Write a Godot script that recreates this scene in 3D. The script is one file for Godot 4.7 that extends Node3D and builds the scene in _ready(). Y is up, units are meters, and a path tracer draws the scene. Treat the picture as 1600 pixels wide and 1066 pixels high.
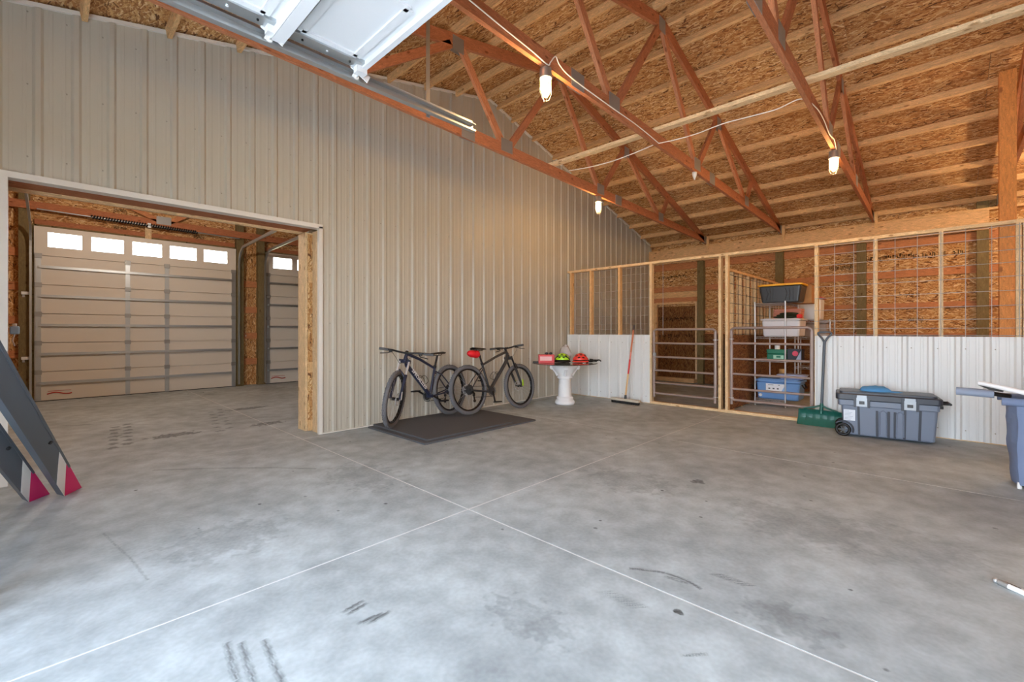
extends Node3D

const WX := -5.46      # face of the ribbed steel wall
const PZ := -7.25      # front face of the stall partition
const BZ := -10.9      # inner face of the back wall
const FZ := 1.25       # inner face of the front wall
const RX := 2.6        # inner face of the right wall
const GX := -11.6      # inner face of the far wall with the closed doors
const RIDGE := -5.13
const OPEN_A := 0.24   # opening in the steel wall, from z
const OPEN_B := -2.3   # to z
const OPEN_H := 2.52

var M := {}
var used := {}
var rng := RandomNumberGenerator.new()

func _ready() -> void:
	rng.seed = 20240611
	# ---- camera ----
	var cam := Camera3D.new()
	cam.name = "camera"
	cam.projection = Camera3D.PROJECTION_FRUSTUM
	cam.near = 0.05
	cam.far = 400.0
	cam.size = 0.05 * 1066.0 / 699.0
	cam.frustum_offset = Vector2(0, -0.05 * 15.0 / 699.0)
	cam.position = Vector3(0, 1.25, 0)
	cam.rotation.y = atan(673.0 / 699.0)
	add_child(cam)
	cam.current = true
	# ---- sky, sun, exposure ----
	var env := Environment.new()
	env.background_mode = Environment.BG_SKY
	var sm := ProceduralSkyMaterial.new()
	sm.sky_top_color = Color(0.54, 0.61, 0.72)
	sm.sky_horizon_color = Color(0.92, 0.96, 1.0)
	sm.ground_bottom_color = Color(0.42, 0.4, 0.36)
	sm.ground_horizon_color = Color(0.62, 0.6, 0.56)
	sm.sky_curve = 0.4
	sm.sun_angle_max = 8.0
	var sky := Sky.new()
	sky.sky_material = sm
	env.sky = sky
	env.background_energy_multiplier = 9.0
	env.tonemap_mode = Environment.TONE_MAPPER_LINEAR
	env.tonemap_exposure = 1.65
	env.sdfgi_enabled = true
	env.ssao_enabled = true
	env.ssil_enabled = true
	var we := WorldEnvironment.new()
	we.name = "world_environment"
	we.environment = env
	add_child(we)
	var sun := DirectionalLight3D.new()
	sun.name = "sun"
	sun.light_energy = 9.0
	sun.light_color = Color(0.93, 0.965, 1.0)
	sun.light_angular_distance = 0.6
	sun.shadow_enabled = true
	add_child(sun)
	sun.look_at_from_position(Vector3.ZERO, Vector3(0.25, -2.5, -0.82), Vector3.UP)
	# ---- scene ----
	make_materials()
	build_floor()
	build_roof()
	build_steel_wall()
	build_back_wall()
	build_outer_walls()
	build_trusses()
	build_far_room()
	build_partition()
	build_overhead_door()
	build_lamps()
	build_gates()
	build_bikes()
	build_pedestal()
	build_broom()
	build_shelf()
	build_shovel()
	build_chest()
	build_cart()
	build_ramp_rails()
	build_floor_pole()

# ======================================================= mesh helpers
class MB:
	var v := PackedVector3Array()
	var n := PackedVector3Array()
	var uv := PackedVector2Array()
	var ix := PackedInt32Array()
	var us := 1.0
	var off := Vector2.ZERO

	func quad(a: Vector3, b: Vector3, c: Vector3, d: Vector3, ua := Vector2.ZERO, ub := Vector2.ZERO, uc := Vector2.ZERO, ud := Vector2.ZERO) -> void:
		# a b c d run counter-clockwise seen from outside
		var nn := (b - a).cross(c - a)
		if nn.length_squared() < 1e-16:
			nn = (c - a).cross(d - a)
		nn = nn.normalized()
		var i := v.size()
		v.append_array(PackedVector3Array([a, b, c, d]))
		n.append_array(PackedVector3Array([nn, nn, nn, nn]))
		uv.append_array(PackedVector2Array([ua + off, ub + off, uc + off, ud + off]))
		ix.append_array(PackedInt32Array([i, i + 2, i + 1, i, i + 3, i + 2]))

	func tri(a: Vector3, b: Vector3, c: Vector3, ua := Vector2.ZERO, ub := Vector2.ZERO, uc := Vector2.ZERO) -> void:
		var nn := (b - a).cross(c - a).normalized()
		var i := v.size()
		v.append_array(PackedVector3Array([a, b, c]))
		n.append_array(PackedVector3Array([nn, nn, nn]))
		uv.append_array(PackedVector2Array([ua + off, ub + off, uc + off]))
		ix.append_array(PackedInt32Array([i, i + 2, i + 1]))

	func box(c: Vector3, s: Vector3, b := Basis.IDENTITY) -> MB:
		# texture v runs along the longest side
		var L := 0
		if s.y > s[L]: L = 1
		if s.z > s[L]: L = 2
		for ax in 3:
			var p := (ax + 1) % 3
			var q := (ax + 2) % 3
			for sg in [-1.0, 1.0]:
				var cs: Array[Vector3] = []
				var ts: Array[Vector2] = []
				for k in [[-1.0, -1.0], [1.0, -1.0], [1.0, 1.0], [-1.0, 1.0]]:
					var w := Vector3.ZERO
					w[ax] = sg * s[ax] * 0.5
					w[p] = k[0] * s[p] * 0.5
					w[q] = k[1] * s[q] * 0.5
					cs.append(c + b * w)
					if p == L:
						ts.append(Vector2(w[q] + sg * s[ax], w[p]) * us)
					else:
						ts.append(Vector2(w[p] + sg * s[ax], w[q]) * us)
				if sg > 0:
					quad(cs[0], cs[1], cs[2], cs[3], ts[0], ts[1], ts[2], ts[3])
				else:
					quad(cs[3], cs[2], cs[1], cs[0], ts[3], ts[2], ts[1], ts[0])
		return self

	func bar(a: Vector3, b: Vector3, w: float, h: float, up := Vector3.UP) -> MB:
		# box from a to b: h along up, w across
		var y := (b - a)
		var len_ := y.length()
		y = y.normalized()
		var x := y.cross(up)
		if x.length() < 1e-4:
			x = y.cross(Vector3.RIGHT)
		x = x.normalized()
		var z := x.cross(y).normalized()
		return box((a + b) * 0.5, Vector3(w, len_, h), Basis(x, y, z))

	func rbox(c: Vector3, s: Vector3, r: float, b := Basis.IDENTITY, taper := 0.0) -> MB:
		# box with rounded vertical corners and chamfered top and bottom; taper shrinks the foot
		var ring: Array[Vector2] = []
		var hx := s.x * 0.5
		var hz := s.z * 0.5
		var seg := 4
		for q in 4:
			var cx := (hx - r) * (1.0 if q == 0 or q == 3 else -1.0)
			var cz := (hz - r) * (1.0 if q < 2 else -1.0)
			for k in seg + 1:
				var t := (q + float(k) / seg) * PI * 0.5
				ring.append(Vector2(cx + cos(t) * r, cz + sin(t) * r))
		var e := minf(r, s.y * 0.25) * 0.5
		var lv := [[-s.y * 0.5, 1.0 - taper, e], [-s.y * 0.5 + e, 1.0 - taper, 0.0], [s.y * 0.5 - e, 1.0, 0.0], [s.y * 0.5, 1.0, e]]
		var pts: Array = []
		for l in lv:
			var row: Array[Vector3] = []
			for p in ring:
				var k2 := Vector2(p.x * l[1], p.y * l[1])
				k2 -= Vector2(signf(p.x) * l[2], signf(p.y) * l[2])
				row.append(c + b * Vector3(k2.x, l[0], k2.y))
			pts.append(row)
		var m := ring.size()
		for j in lv.size() - 1:
			for i in m:
				var i2 := (i + 1) % m
				quad(pts[j][i2], pts[j][i], pts[j + 1][i], pts[j + 1][i2])
		for i in range(1, m - 1):
			tri(pts[3][0], pts[3][i + 1], pts[3][i])
			tri(pts[0][0], pts[0][i], pts[0][i + 1])
		return self

	func tube(pts: Array, r: float, seg := 8, closed := false, r2 := -1.0) -> MB:
		var m := pts.size()
		var base := v.size()
		var up := Vector3.UP
		var side := Vector3.ZERO
		var vl := 0.0
		for i in m + (1 if closed else 0):
			var k := i % m
			var pa: Vector3 = pts[(k - 1 + m) % m] if (closed or k > 0) else pts[k]
			var pb: Vector3 = pts[(k + 1) % m] if (closed or k < m - 1) else pts[k]
			var t := (pb - pa).normalized()
			if side == Vector3.ZERO:
				side = t.cross(up)
				if side.length() < 0.05:
					side = t.cross(Vector3.RIGHT)
			side = (side - t * side.dot(t)).normalized()
			var bn := side.cross(t)
			var rr := r if r2 < 0 else lerpf(r, r2, float(i) / maxf(1, m - 1))
			if i > 0:
				vl += (pts[k] - pts[(k - 1 + m) % m]).length()
			for j in seg + 1:
				var a := TAU * j / seg
				var d := side * cos(a) + bn * sin(a)
				v.append(pts[k] + d * rr)
				n.append(d)
				uv.append(Vector2(float(j) / seg, vl) * us + off)
		var rows := m + (1 if closed else 0)
		for i in rows - 1:
			for j in seg:
				var p := base + i * (seg + 1) + j
				var q := p + seg + 1
				ix.append_array(PackedInt32Array([p, p + 1, q, p + 1, q + 1, q]))
		if not closed:
			for e in [0, m - 1]:
				var c0: Vector3 = pts[e]
				var row: int = base + e * (seg + 1)
				var t2: Vector3 = (pts[1] - pts[0]).normalized() * -1.0 if e == 0 else (pts[m - 1] - pts[m - 2]).normalized()
				var ci := v.size()
				v.append(c0)
				n.append(t2)
				uv.append(off)
				for j in seg + 1:
					v.append(v[row + j])
					n.append(t2)
					uv.append(off)
				for j in seg:
					if e == 0:
						ix.append_array(PackedInt32Array([ci, ci + 2 + j, ci + 1 + j]))
					else:
						ix.append_array(PackedInt32Array([ci, ci + 1 + j, ci + 2 + j]))
		return self

	func cyl(a: Vector3, b: Vector3, r: float, seg := 12, r2 := -1.0) -> MB:
		return tube([a, b], r, seg, false, r2)

	func torus(c: Vector3, ax: Vector3, R: float, r: float, seg := 40, rs := 8) -> MB:
		var u := ax.cross(Vector3.UP)
		if u.length() < 0.1:
			u = ax.cross(Vector3.RIGHT)
		u = u.normalized()
		var w := ax.cross(u).normalized()
		var pts := []
		for i in seg:
			var a := TAU * i / seg
			pts.append(c + (u * cos(a) + w * sin(a)) * R)
		return tube(pts, r, rs, true)

	func lathe(prof: Array, seg := 24, xf := Transform3D.IDENTITY, flute := 0, depth := 0.0, f0 := 0.0, f1 := 0.0) -> MB:
		# prof: Vector2(radius, height) from the foot up; flute: that many grooves between the heights f0 and f1
		var base := v.size()
		for i in prof.size():
			var p: Vector2 = prof[i]
			var t: Vector2 = (prof[mini(i + 1, prof.size() - 1)] - prof[maxi(i - 1, 0)]).normalized()
			for j in seg + 1:
				var a := TAU * j / seg
				var rr := p.x
				if flute > 0 and p.y > f0 and p.y < f1:
					rr -= depth * absf(sin(a * flute * 0.5))
				var d := Vector3(cos(a), 0, sin(a))
				v.append(xf * (d * rr + Vector3(0, p.y, 0)))
				n.append((xf.basis * (d * t.y - Vector3(0, t.x, 0))).normalized())
				uv.append(Vector2(float(j) / seg, p.y))
		for i in prof.size() - 1:
			for j in seg:
				var p := base + i * (seg + 1) + j
				var q := p + seg + 1
				ix.append_array(PackedInt32Array([p, p + 1, q, p + 1, q + 1, q]))
		return self

	func ball(c: Vector3, r: Vector3, seg := 16, rows := 10, b := Basis.IDENTITY, lo := -1.0) -> MB:
		# ellipsoid; lo cuts it off below that share of its half height
		var base := v.size()
		var a0 := asin(lo)
		for i in rows + 1:
			var t := lerpf(a0, PI * 0.5, float(i) / rows)
			for j in seg + 1:
				var a := TAU * j / seg
				var d := Vector3(cos(t) * cos(a), sin(t), cos(t) * sin(a))
				v.append(c + b * (d * r))
				n.append((b * (d / r)).normalized())
				uv.append(Vector2(float(j) / seg, float(i) / rows))
		for i in rows:
			for j in seg:
				var p := base + i * (seg + 1) + j
				var q := p + seg + 1
				ix.append_array(PackedInt32Array([p, p + 1, q, p + 1, q + 1, q]))
		return self

	func prism(poly: PackedVector2Array, x: Vector3, y: Vector3, o: Vector3, depth: Vector3) -> MB:
		# polygon in the plane of x and y through o, drawn out by depth
		var pl := poly
		if Geometry2D.is_polygon_clockwise(pl):
			pl = pl.duplicate()
			pl.reverse()
		var flip := x.cross(y).dot(depth) < 0
		var tr := Geometry2D.triangulate_polygon(pl)
		for t in range(0, tr.size(), 3):
			var q: Array[Vector2] = [pl[tr[t]], pl[tr[t + 1]], pl[tr[t + 2]]]
			if (q[1] - q[0]).cross(q[2] - q[0]) < 0:
				q = [q[0], q[2], q[1]]
			var p: Array[Vector3] = []
			for k in 3:
				p.append(o + x * q[k].x + y * q[k].y)
			var u0 := q[0] * us
			var u1 := q[1] * us
			var u2 := q[2] * us
			if flip:
				tri(p[0], p[1], p[2], u0, u1, u2)
				tri(p[0] + depth, p[2] + depth, p[1] + depth, u0, u2, u1)
			else:
				tri(p[0], p[2], p[1], u0, u2, u1)
				tri(p[0] + depth, p[1] + depth, p[2] + depth, u0, u1, u2)
		var dl := depth.length()
		var run := 0.0
		for i in pl.size():
			var j := (i + 1) % pl.size()
			var a := o + x * pl[i].x + y * pl[i].y
			var b := o + x * pl[j].x + y * pl[j].y
			var l := pl[i].distance_to(pl[j])
			var ta := Vector2(0, run) * us
			var tb := Vector2(0, run + l) * us
			var tc := Vector2(dl, run + l) * us
			var td := Vector2(dl, run) * us
			if flip:
				quad(b, a, a + depth, b + depth, tb, ta, td, tc)
			else:
				quad(a, b, b + depth, a + depth, ta, tb, tc, td)
			run += l
		return self

	func mesh() -> ArrayMesh:
		var arr := []
		arr.resize(Mesh.ARRAY_MAX)
		arr[Mesh.ARRAY_VERTEX] = v
		arr[Mesh.ARRAY_NORMAL] = n
		arr[Mesh.ARRAY_TEX_UV] = uv
		arr[Mesh.ARRAY_INDEX] = ix
		var m := ArrayMesh.new()
		m.add_surface_from_arrays(Mesh.PRIMITIVE_TRIANGLES, arr)
		return m

func mb() -> MB:
	var b := MB.new()
	b.off = Vector2(rng.randf() * 7.0, rng.randf() * 7.0)
	return b

func numbered(called: String) -> String:
	if not used.has(called):
		used[called] = 0
		return called
	used[called] += 1
	return "%s_%03d" % [called, used[called]]

func part(called: String, b: MB, m: Material, parent: Node) -> MeshInstance3D:
	var o := MeshInstance3D.new()
	o.name = called
	o.mesh = b.mesh()
	o.material_override = m
	parent.add_child(o, true)
	return o

func tag(o: Node, label: String, category: String, group := "", kind := "") -> Node:
	o.set_meta("label", label)
	o.set_meta("category", category)
	if group: o.set_meta("group", group)
	if kind: o.set_meta("kind", kind)
	return o

func thing(called: String, label: String, category: String, at := Vector3.ZERO, turn := 0.0, group := "", kind := "") -> Node3D:
	var o := Node3D.new()
	o.name = numbered(called)
	add_child(o)
	o.position = at
	o.rotation.y = turn
	tag(o, label, category, group, kind)
	return o

func one(called: String, b: MB, m: Material, label: String, category: String, group := "", kind := "") -> MeshInstance3D:
	var o := part(numbered(called), b, m, self)
	tag(o, label, category, group, kind)
	return o

func roof_y(z: float) -> float:
	return 5.15 + (0.29 * (z - RIDGE) if z < RIDGE else -0.22 * (z - RIDGE))

func chord_y(z: float) -> float:
	return 3.31 + 0.025 * (z + 10.9)

# ======================================================= materials
func sm_(c: Color, rough := 0.8, metal := 0.0, tex: Texture2D = null, nrm: Texture2D = null, nscale := 0.5) -> StandardMaterial3D:
	var m := StandardMaterial3D.new()
	m.albedo_color = c
	m.roughness = rough
	m.metallic = metal
	if tex:
		m.albedo_texture = tex
	if nrm:
		m.normal_enabled = true
		m.normal_texture = nrm
		m.normal_scale = nscale
	return m

func fast_noise(s: int, f: float, oct := 4) -> FastNoiseLite:
	var f_ := FastNoiseLite.new()
	f_.seed = s
	f_.frequency = f
	f_.noise_type = FastNoiseLite.TYPE_SIMPLEX_SMOOTH
	f_.fractal_octaves = oct
	return f_

func wood_texture(s: int) -> ImageTexture:
	# 0.25 m across (u), 2 m along (v)
	var w := 128
	var h := 768
	var im := Image.create(w, h, true, Image.FORMAT_RGB8)
	var a := fast_noise(s, 0.9, 3)
	var b := fast_noise(s + 1, 0.05, 3)
	var knots := []
	var r := RandomNumberGenerator.new()
	r.seed = s
	for i in 4:
		knots.append(Vector3(r.randf() * w, r.randf() * h, r.randf_range(3.0, 6.0)))
	for y in h:
		for x in w:
			var bend := b.get_noise_2d(x * 0.6, y * 0.35) * 14.0
			var g := a.get_noise_2d((x + bend) * 0.45, y * 0.012)
			var c := 0.86 + 0.16 * g + 0.08 * b.get_noise_2d(x * 2.0, y * 0.4)
			var red := 0.0
			for k in knots:
				var dx: float = absf(x - k.x)
				var dy: float = absf(y - k.y)
				var d = Vector2(minf(dx, w - dx), minf(dy, h - dy) * 0.62).length() / k.z
				if d < 1.9:
					var t := clampf(1.9 - d, 0.0, 1.0)
					c *= 1.0 - 0.32 * t
					red = 0.05 * t
			im.set_pixel(x, y, Color(clampf(c + red, 0, 1), clampf(c - 0.02, 0, 1), clampf(c - 0.05 - red, 0, 1)))
	im.generate_mipmaps()
	return ImageTexture.create_from_image(im)

func osb_texture() -> ImageTexture:
	# strands of wood pressed at random, 1.5 m a side
	var S := 900
	var buf := PackedByteArray()
	buf.resize(S * S * 3)
	for i in S * S:
		buf[i * 3] = 176
		buf[i * 3 + 1] = 128
		buf[i * 3 + 2] = 78
	var r := RandomNumberGenerator.new()
	r.seed = 77
	var tones := [Color8(214, 170, 114), Color8(200, 150, 94), Color8(186, 134, 80), Color8(224, 186, 134), Color8(170, 116, 66), Color8(206, 160, 104), Color8(150, 98, 54), Color8(196, 142, 84), Color8(232, 200, 152)]
	for k in 7000:
		var L := r.randf_range(22.0, 72.0)
		var Wd := r.randf_range(4.0, 13.0)
		var ang := r.randfn(0.0, 0.45)
		var c: Color = tones[r.randi() % tones.size()]
		if r.randf() < 0.05:
			c = Color8(104, 66, 36)
		var cx := r.randf() * S
		var cy := r.randf() * S
		var ux := cos(ang)
		var uy := sin(ang)
		var sl := r.randf_range(-0.4, 0.4)
		var rr := int(c.r * 255)
		var gg := int(c.g * 255)
		var bb := int(c.b * 255)
		var steps_l := int(L)
		var steps_w := int(Wd)
		for i in steps_l:
			var l := i - L * 0.5
			var sh := r.randf_range(-7, 7)
			for j in steps_w:
				var w := j - Wd * 0.5 + sl * 4.0
				var edge := -26 if j == 0 else 0
				var px := posmod(int(cx + ux * l - uy * w), S)
				var py := posmod(int(cy + uy * l + ux * w), S)
				var o := (py * S + px) * 3
				buf[o] = clampi(rr + edge + int(sh), 0, 255)
				buf[o + 1] = clampi(gg + edge + int(sh), 0, 255)
				buf[o + 2] = clampi(bb + edge + int(sh), 0, 255)
	var im := Image.create_from_data(S, S, false, Image.FORMAT_RGB8, buf)
	im.generate_mipmaps()
	return ImageTexture.create_from_image(im)

func stroke(buf: PackedFloat32Array, S: int, pts: Array, wid: float, amt: float, sd: int) -> void:
	# a scuff on the floor: points in metres
	var nz := fast_noise(sd, 0.12, 2)
	var k := S / 10.0
	for s in pts.size() - 1:
		var a: Vector2 = pts[s]
		var b: Vector2 = pts[s + 1]
		var L := a.distance_to(b) * k
		var nrm := (b - a).normalized().orthogonal()
		for i in int(L):
			var p := a.lerp(b, i / L)
			var env_ := minf(1.0, minf(i, L - i) / (L * 0.25) if pts.size() == 2 else 1.0)
			for j in range(-int(wid * k), int(wid * k) + 1):
				var q := (p + nrm * (j / k) + Vector2(9, 9)) * k
				var t := 1.0 - absf(j) / (wid * k + 1.0)
				var e := amt * env_ * t * clampf(0.65 + 0.9 * nz.get_noise_2d(i * 0.4, j * 6.0), 0, 1)
				var o := int(q.y) * S + int(q.x)
				if o >= 0 and o < S * S and q.x >= 0 and q.x < S:
					buf[o] = maxf(buf[o], e)

func blob(buf: PackedFloat32Array, S: int, c: Vector2, rx: float, rz: float, amt: float, sd: int) -> void:
	var nz := fast_noise(sd, 0.05, 3)
	var k := S / 10.0
	var q := (c + Vector2(9, 9)) * k
	for y in range(int(q.y - rz * k * 1.5), int(q.y + rz * k * 1.5)):
		for x in range(int(q.x - rx * k * 1.5), int(q.x + rx * k * 1.5)):
			if x < 0 or y < 0 or x >= S or y >= S:
				continue
			var d := Vector2((x - q.x) / (rx * k), (y - q.y) / (rz * k)).length() + nz.get_noise_2d(x, y) * 0.8
			var e := amt * clampf((1.05 - d) * 4.0, 0, 1) * (0.8 + 0.5 * nz.get_noise_2d(x * 3, y * 3))
			buf[y * S + x] = maxf(buf[y * S + x], e)

func concrete_texture() -> ImageTexture:
	# 10 m a side, from x = -9, z = -9
	var S := 2048
	var marks := PackedFloat32Array()
	marks.resize(S * S)
	for s in [[Vector2(-1.92, -0.90), Vector2(-1.94, -1.03)], [Vector2(-1.89, -0.91), Vector2(-1.91, -1.03)], [Vector2(-1.80, -0.91), Vector2(-1.79, -1.04)], [Vector2(-1.77, -0.94), Vector2(-1.78, -1.07)]]:
		stroke(marks, S, s, 0.012, 0.62, 5)
	for s in [[Vector2(-2.07, -0.50), Vector2(-1.82, -0.47), Vector2(-1.70, -0.46)], [Vector2(-2.03, -0.54), Vector2(-1.77, -0.51), Vector2(-1.6, -0.5)], [Vector2(-1.98, -0.61), Vector2(-1.80, -0.59), Vector2(-1.69, -0.58), Vector2(-1.5, -0.6)]]:
		stroke(marks, S, s, 0.016, 0.36, 6)
	stroke(marks, S, [Vector2(-1.19, -2.13), Vector2(-1.10, -2.185), Vector2(-1.03, -2.22), Vector2(-0.93, -2.225), Vector2(-0.84, -2.20)], 0.012, 0.5, 7)
	stroke(marks, S, [Vector2(-1.03, -2.18), Vector2(-0.90, -2.21)], 0.016, 0.5, 8)
	stroke(marks, S, [Vector2(-0.73, -1.69), Vector2(-0.65, -1.78)], 0.008, 0.35, 9)
	stroke(marks, S, [Vector2(-5.12, -0.66), Vector2(-4.81, -1.04), Vector2(-4.41, -1.45), Vector2(-4.1, -1.7)], 0.02, 0.3, 10)
	stroke(marks, S, [Vector2(-3.75, -0.24), Vector2(-3.53, -0.27), Vector2(-3.2, -0.32), Vector2(-2.87, -0.35)], 0.005, 0.2, 11)
	stroke(marks, S, [Vector2(-8.41, -0.09), Vector2(-8.22, -0.45)], 0.03, 0.4, 12)
	for i in 9:   # tread prints
		stroke(marks, S, [Vector2(-0.87 + i * 0.018, -2.36), Vector2(-0.80 + i * 0.018, -2.42)], 0.005, 0.34, 30 + i)
		stroke(marks, S, [Vector2(-1.2 + i * 0.022, -1.82), Vector2(-1.13 + i * 0.022, -1.9)], 0.005, 0.2, 50 + i)
	for b in [[-6.68, -1.06, 0.12, 0.24, 0.42], [-6.6, -2.07, 0.11, 0.2, 0.38], [-8.13, -2.28, 0.1, 0.3, 0.36], [-1.46, -3.76, 0.05, 0.05, 0.4], [-0.49, -2.21, 0.17, 0.12, 0.12], [-0.85, -1.95, 0.022, 0.018, 0.6], [-0.66, -3.4, 0.4, 0.3, 0.08], [-0.1, -3.5, 0.3, 0.25, 0.07], [-1.3, -1.45, 0.2, 0.12, 0.12], [-3.1, -0.75, 0.25, 0.3, 0.1], [-1.9, -3.4, 0.35, 0.25, 0.1], [-3.6, -1.9, 0.4, 0.25, 0.1]]:
		blob(marks, S, Vector2(b[0], b[1]), b[2], b[3], b[4], int(-b[0] * 100))
	for i in 14:   # damp footprints beyond the opening
		var t := i / 14.0
		blob(marks, S, Vector2(lerpf(-7.9, -6.3, t), lerpf(-0.75, -0.6, t) + 0.12 * (i % 2)), 0.06, 0.05, 0.36, 200 + i)
		blob(marks, S, Vector2(lerpf(-8.3, -6.4, t), lerpf(-1.9, -1.6, t) + 0.12 * (i % 2)), 0.045, 0.045, 0.26, 300 + i)
	var rr := RandomNumberGenerator.new()
	rr.seed = 3
	for i in 60:
		blob(marks, S, Vector2(rr.randf_range(-5, 1), rr.randf_range(-7, 0)), 0.012, 0.01, rr.randf_range(0.3, 0.6), i)
	var big := fast_noise(11, 0.0035, 5).get_image(S, S).get_data()
	var mid := fast_noise(12, 0.02, 5).get_image(S, S).get_data()
	var fine := fast_noise(13, 0.16, 3).get_image(S, S).get_data()
	var out := PackedByteArray()
	out.resize(S * S * 3)
	for i in S * S:
		var g := 176.0 + (big[i] - 128) * 0.12 + (mid[i] - 128) * 0.15 + (fine[i] - 128) * 0.06
		g *= 1.0 - marks[i]
		out[i * 3] = clampi(int(g * 0.97), 0, 255)
		out[i * 3 + 1] = clampi(int(g * 1.022), 0, 255)
		out[i * 3 + 2] = clampi(int(g * 1.03), 0, 255)
	var im := Image.create_from_data(S, S, false, Image.FORMAT_RGB8, out)
	im.generate_mipmaps()
	return ImageTexture.create_from_image(im)

func stamp_texture(s: int) -> ImageTexture:
	# blurred ink stamp of a sheet maker: no letter can be read
	var im := Image.create(160, 32, true, Image.FORMAT_RGBA8)
	im.fill(Color(0.1, 0.08, 0.06, 0))
	var r := RandomNumberGenerator.new()
	r.seed = s
	var x := 2
	while x < 154:
		var w := r.randi_range(2, 4)
		if r.randf() < 0.82:
			var y0 := r.randi_range(2, 10)
			im.fill_rect(Rect2i(x, y0, w, r.randi_range(8, 18)), Color(0.12, 0.09, 0.06, r.randf_range(0.6, 1.0)))
			if r.randf() < 0.6:
				im.fill_rect(Rect2i(x, r.randi_range(3, 24), w + 5, 3), Color(0.14, 0.1, 0.07, 0.9))
		x += w + r.randi_range(2, 4)
	im.generate_mipmaps()
	return ImageTexture.create_from_image(im)

func make_materials() -> void:
	var wt := wood_texture(5)
	var osb := osb_texture()
	M.concrete = sm_(Color(1, 1, 1), 0.62, 0.0, concrete_texture())
	M.joint = sm_(Color(0.86, 0.86, 0.85), 0.9)
	M.apron = sm_(Color(0.7, 0.7, 0.7), 0.9)
	M.land = sm_(Color(0.55, 0.5, 0.36), 1.0)
	M.steel = sm_(Color(0.725, 0.70, 0.64), 0.42)
	M.steel_pale = sm_(Color(0.87, 0.88, 0.875), 0.42)
	M.steel.metallic_specular = 0.5
	M.steel_trim = sm_(Color(0.86, 0.84, 0.80), 0.45)
	M.screw = sm_(Color(0.6, 0.57, 0.52), 0.5)
	M.core = sm_(Color(0.6, 0.5, 0.38), 0.9)
	M.osb = sm_(Color(1, 1, 1), 0.85, 0.0, osb)
	M.osb_b = sm_(Color(0.93, 0.9, 0.87), 0.85, 0.0, osb)
	M.osb_dark = sm_(Color(0.62, 0.54, 0.45), 0.85, 0.0, osb)
	M.truss = sm_(Color(0.80, 0.52, 0.36), 0.8, 0.0, wt)
	M.girt = sm_(Color(0.88, 0.6, 0.41), 0.8, 0.0, wt)
	M.purlin = sm_(Color(1.0, 0.83, 0.61), 0.8, 0.0, wt)
	M.web = sm_(Color(0.88, 0.60, 0.43), 0.8, 0.0, wt)
	M.pine = sm_(Color(1.0, 0.88, 0.70), 0.75, 0.0, wt)
	M.beam = sm_(Color(1.0, 0.83, 0.63), 0.8, 0.0, wt)
	M.lvl = sm_(Color(0.93, 0.62, 0.32), 0.7, 0.0, wt)
	M.treated = sm_(Color(0.55, 0.49, 0.34), 0.85, 0.0, wt)
	M.galv = sm_(Color(0.72, 0.74, 0.75), 0.38, 0.85)
	M.plate = sm_(Color(0.62, 0.62, 0.61), 0.5, 0.6)
	M.white = sm_(Color(0.93, 0.93, 0.93), 0.4)
	M.whiteplastic = sm_(Color(0.9, 0.9, 0.89), 0.5)
	M.door_in = sm_(Color(0.86, 0.83, 0.78), 0.5)
	M.door_white = sm_(Color(0.8, 0.81, 0.82), 0.45)
	M.black = sm_(Color(0.05, 0.05, 0.055), 0.5)
	M.blackmetal = sm_(Color(0.09, 0.09, 0.1), 0.35, 0.3)
	M.rubber = sm_(Color(0.33, 0.335, 0.345), 0.8)
	M.tyre = sm_(Color(0.4, 0.4, 0.41), 0.85)
	M.rim = sm_(Color(0.07, 0.07, 0.08), 0.35, 0.3)
	M.chrome = sm_(Color(0.8, 0.81, 0.82), 0.38, 0.7)
	M.navy = sm_(Color(0.16, 0.18, 0.26), 0.3)
	M.graphite = sm_(Color(0.24, 0.245, 0.25), 0.35, 0.2)
	M.wire = sm_(Color(0.68, 0.67, 0.66), 0.4, 0.6)
	M.gate = sm_(Color(0.60, 0.53, 0.50), 0.45, 0.25)
	M.cable = sm_(Color(0.94, 0.91, 0.86), 0.5)
	var gl := sm_(Color(0.85, 0.92, 0.95, 0.12), 0.03)
	gl.transparency = BaseMaterial3D.TRANSPARENCY_ALPHA
	M.glass = gl
	var gt := sm_(Color(0.2, 0.27, 0.26, 0.5), 0.03)
	gt.transparency = BaseMaterial3D.TRANSPARENCY_ALPHA
	M.table_glass = gt
	for k in 3:
		var st := sm_(Color(1, 1, 1), 0.9, 0.0, stamp_texture(90 + k))
		st.transparency = BaseMaterial3D.TRANSPARENCY_ALPHA
		M["stamp%d" % k] = st

func wood_bar(called: String, a: Vector3, b: Vector3, w: float, h: float, m: Material, parent: Node, up := Vector3.UP) -> MeshInstance3D:
	var q := mb()
	# the grain texture is 0.25 m by 2 m
	var y := (b - a)
	var len_ := y.length()
	y = y.normalized()
	var x := y.cross(up)
	if x.length() < 1e-4:
		x = y.cross(Vector3.RIGHT)
	x = x.normalized()
	var z := x.cross(y).normalized()
	q.box(Vector3.ZERO, Vector3(w, len_, h))
	for i in q.uv.size():
		q.uv[i] = (q.uv[i] - q.off) * Vector2(4.0, 0.5) + q.off
	var o := part(called, q, m, parent)
	o.transform = Transform3D(Basis(x, y, z), (a + b) * 0.5)
	return o

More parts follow.
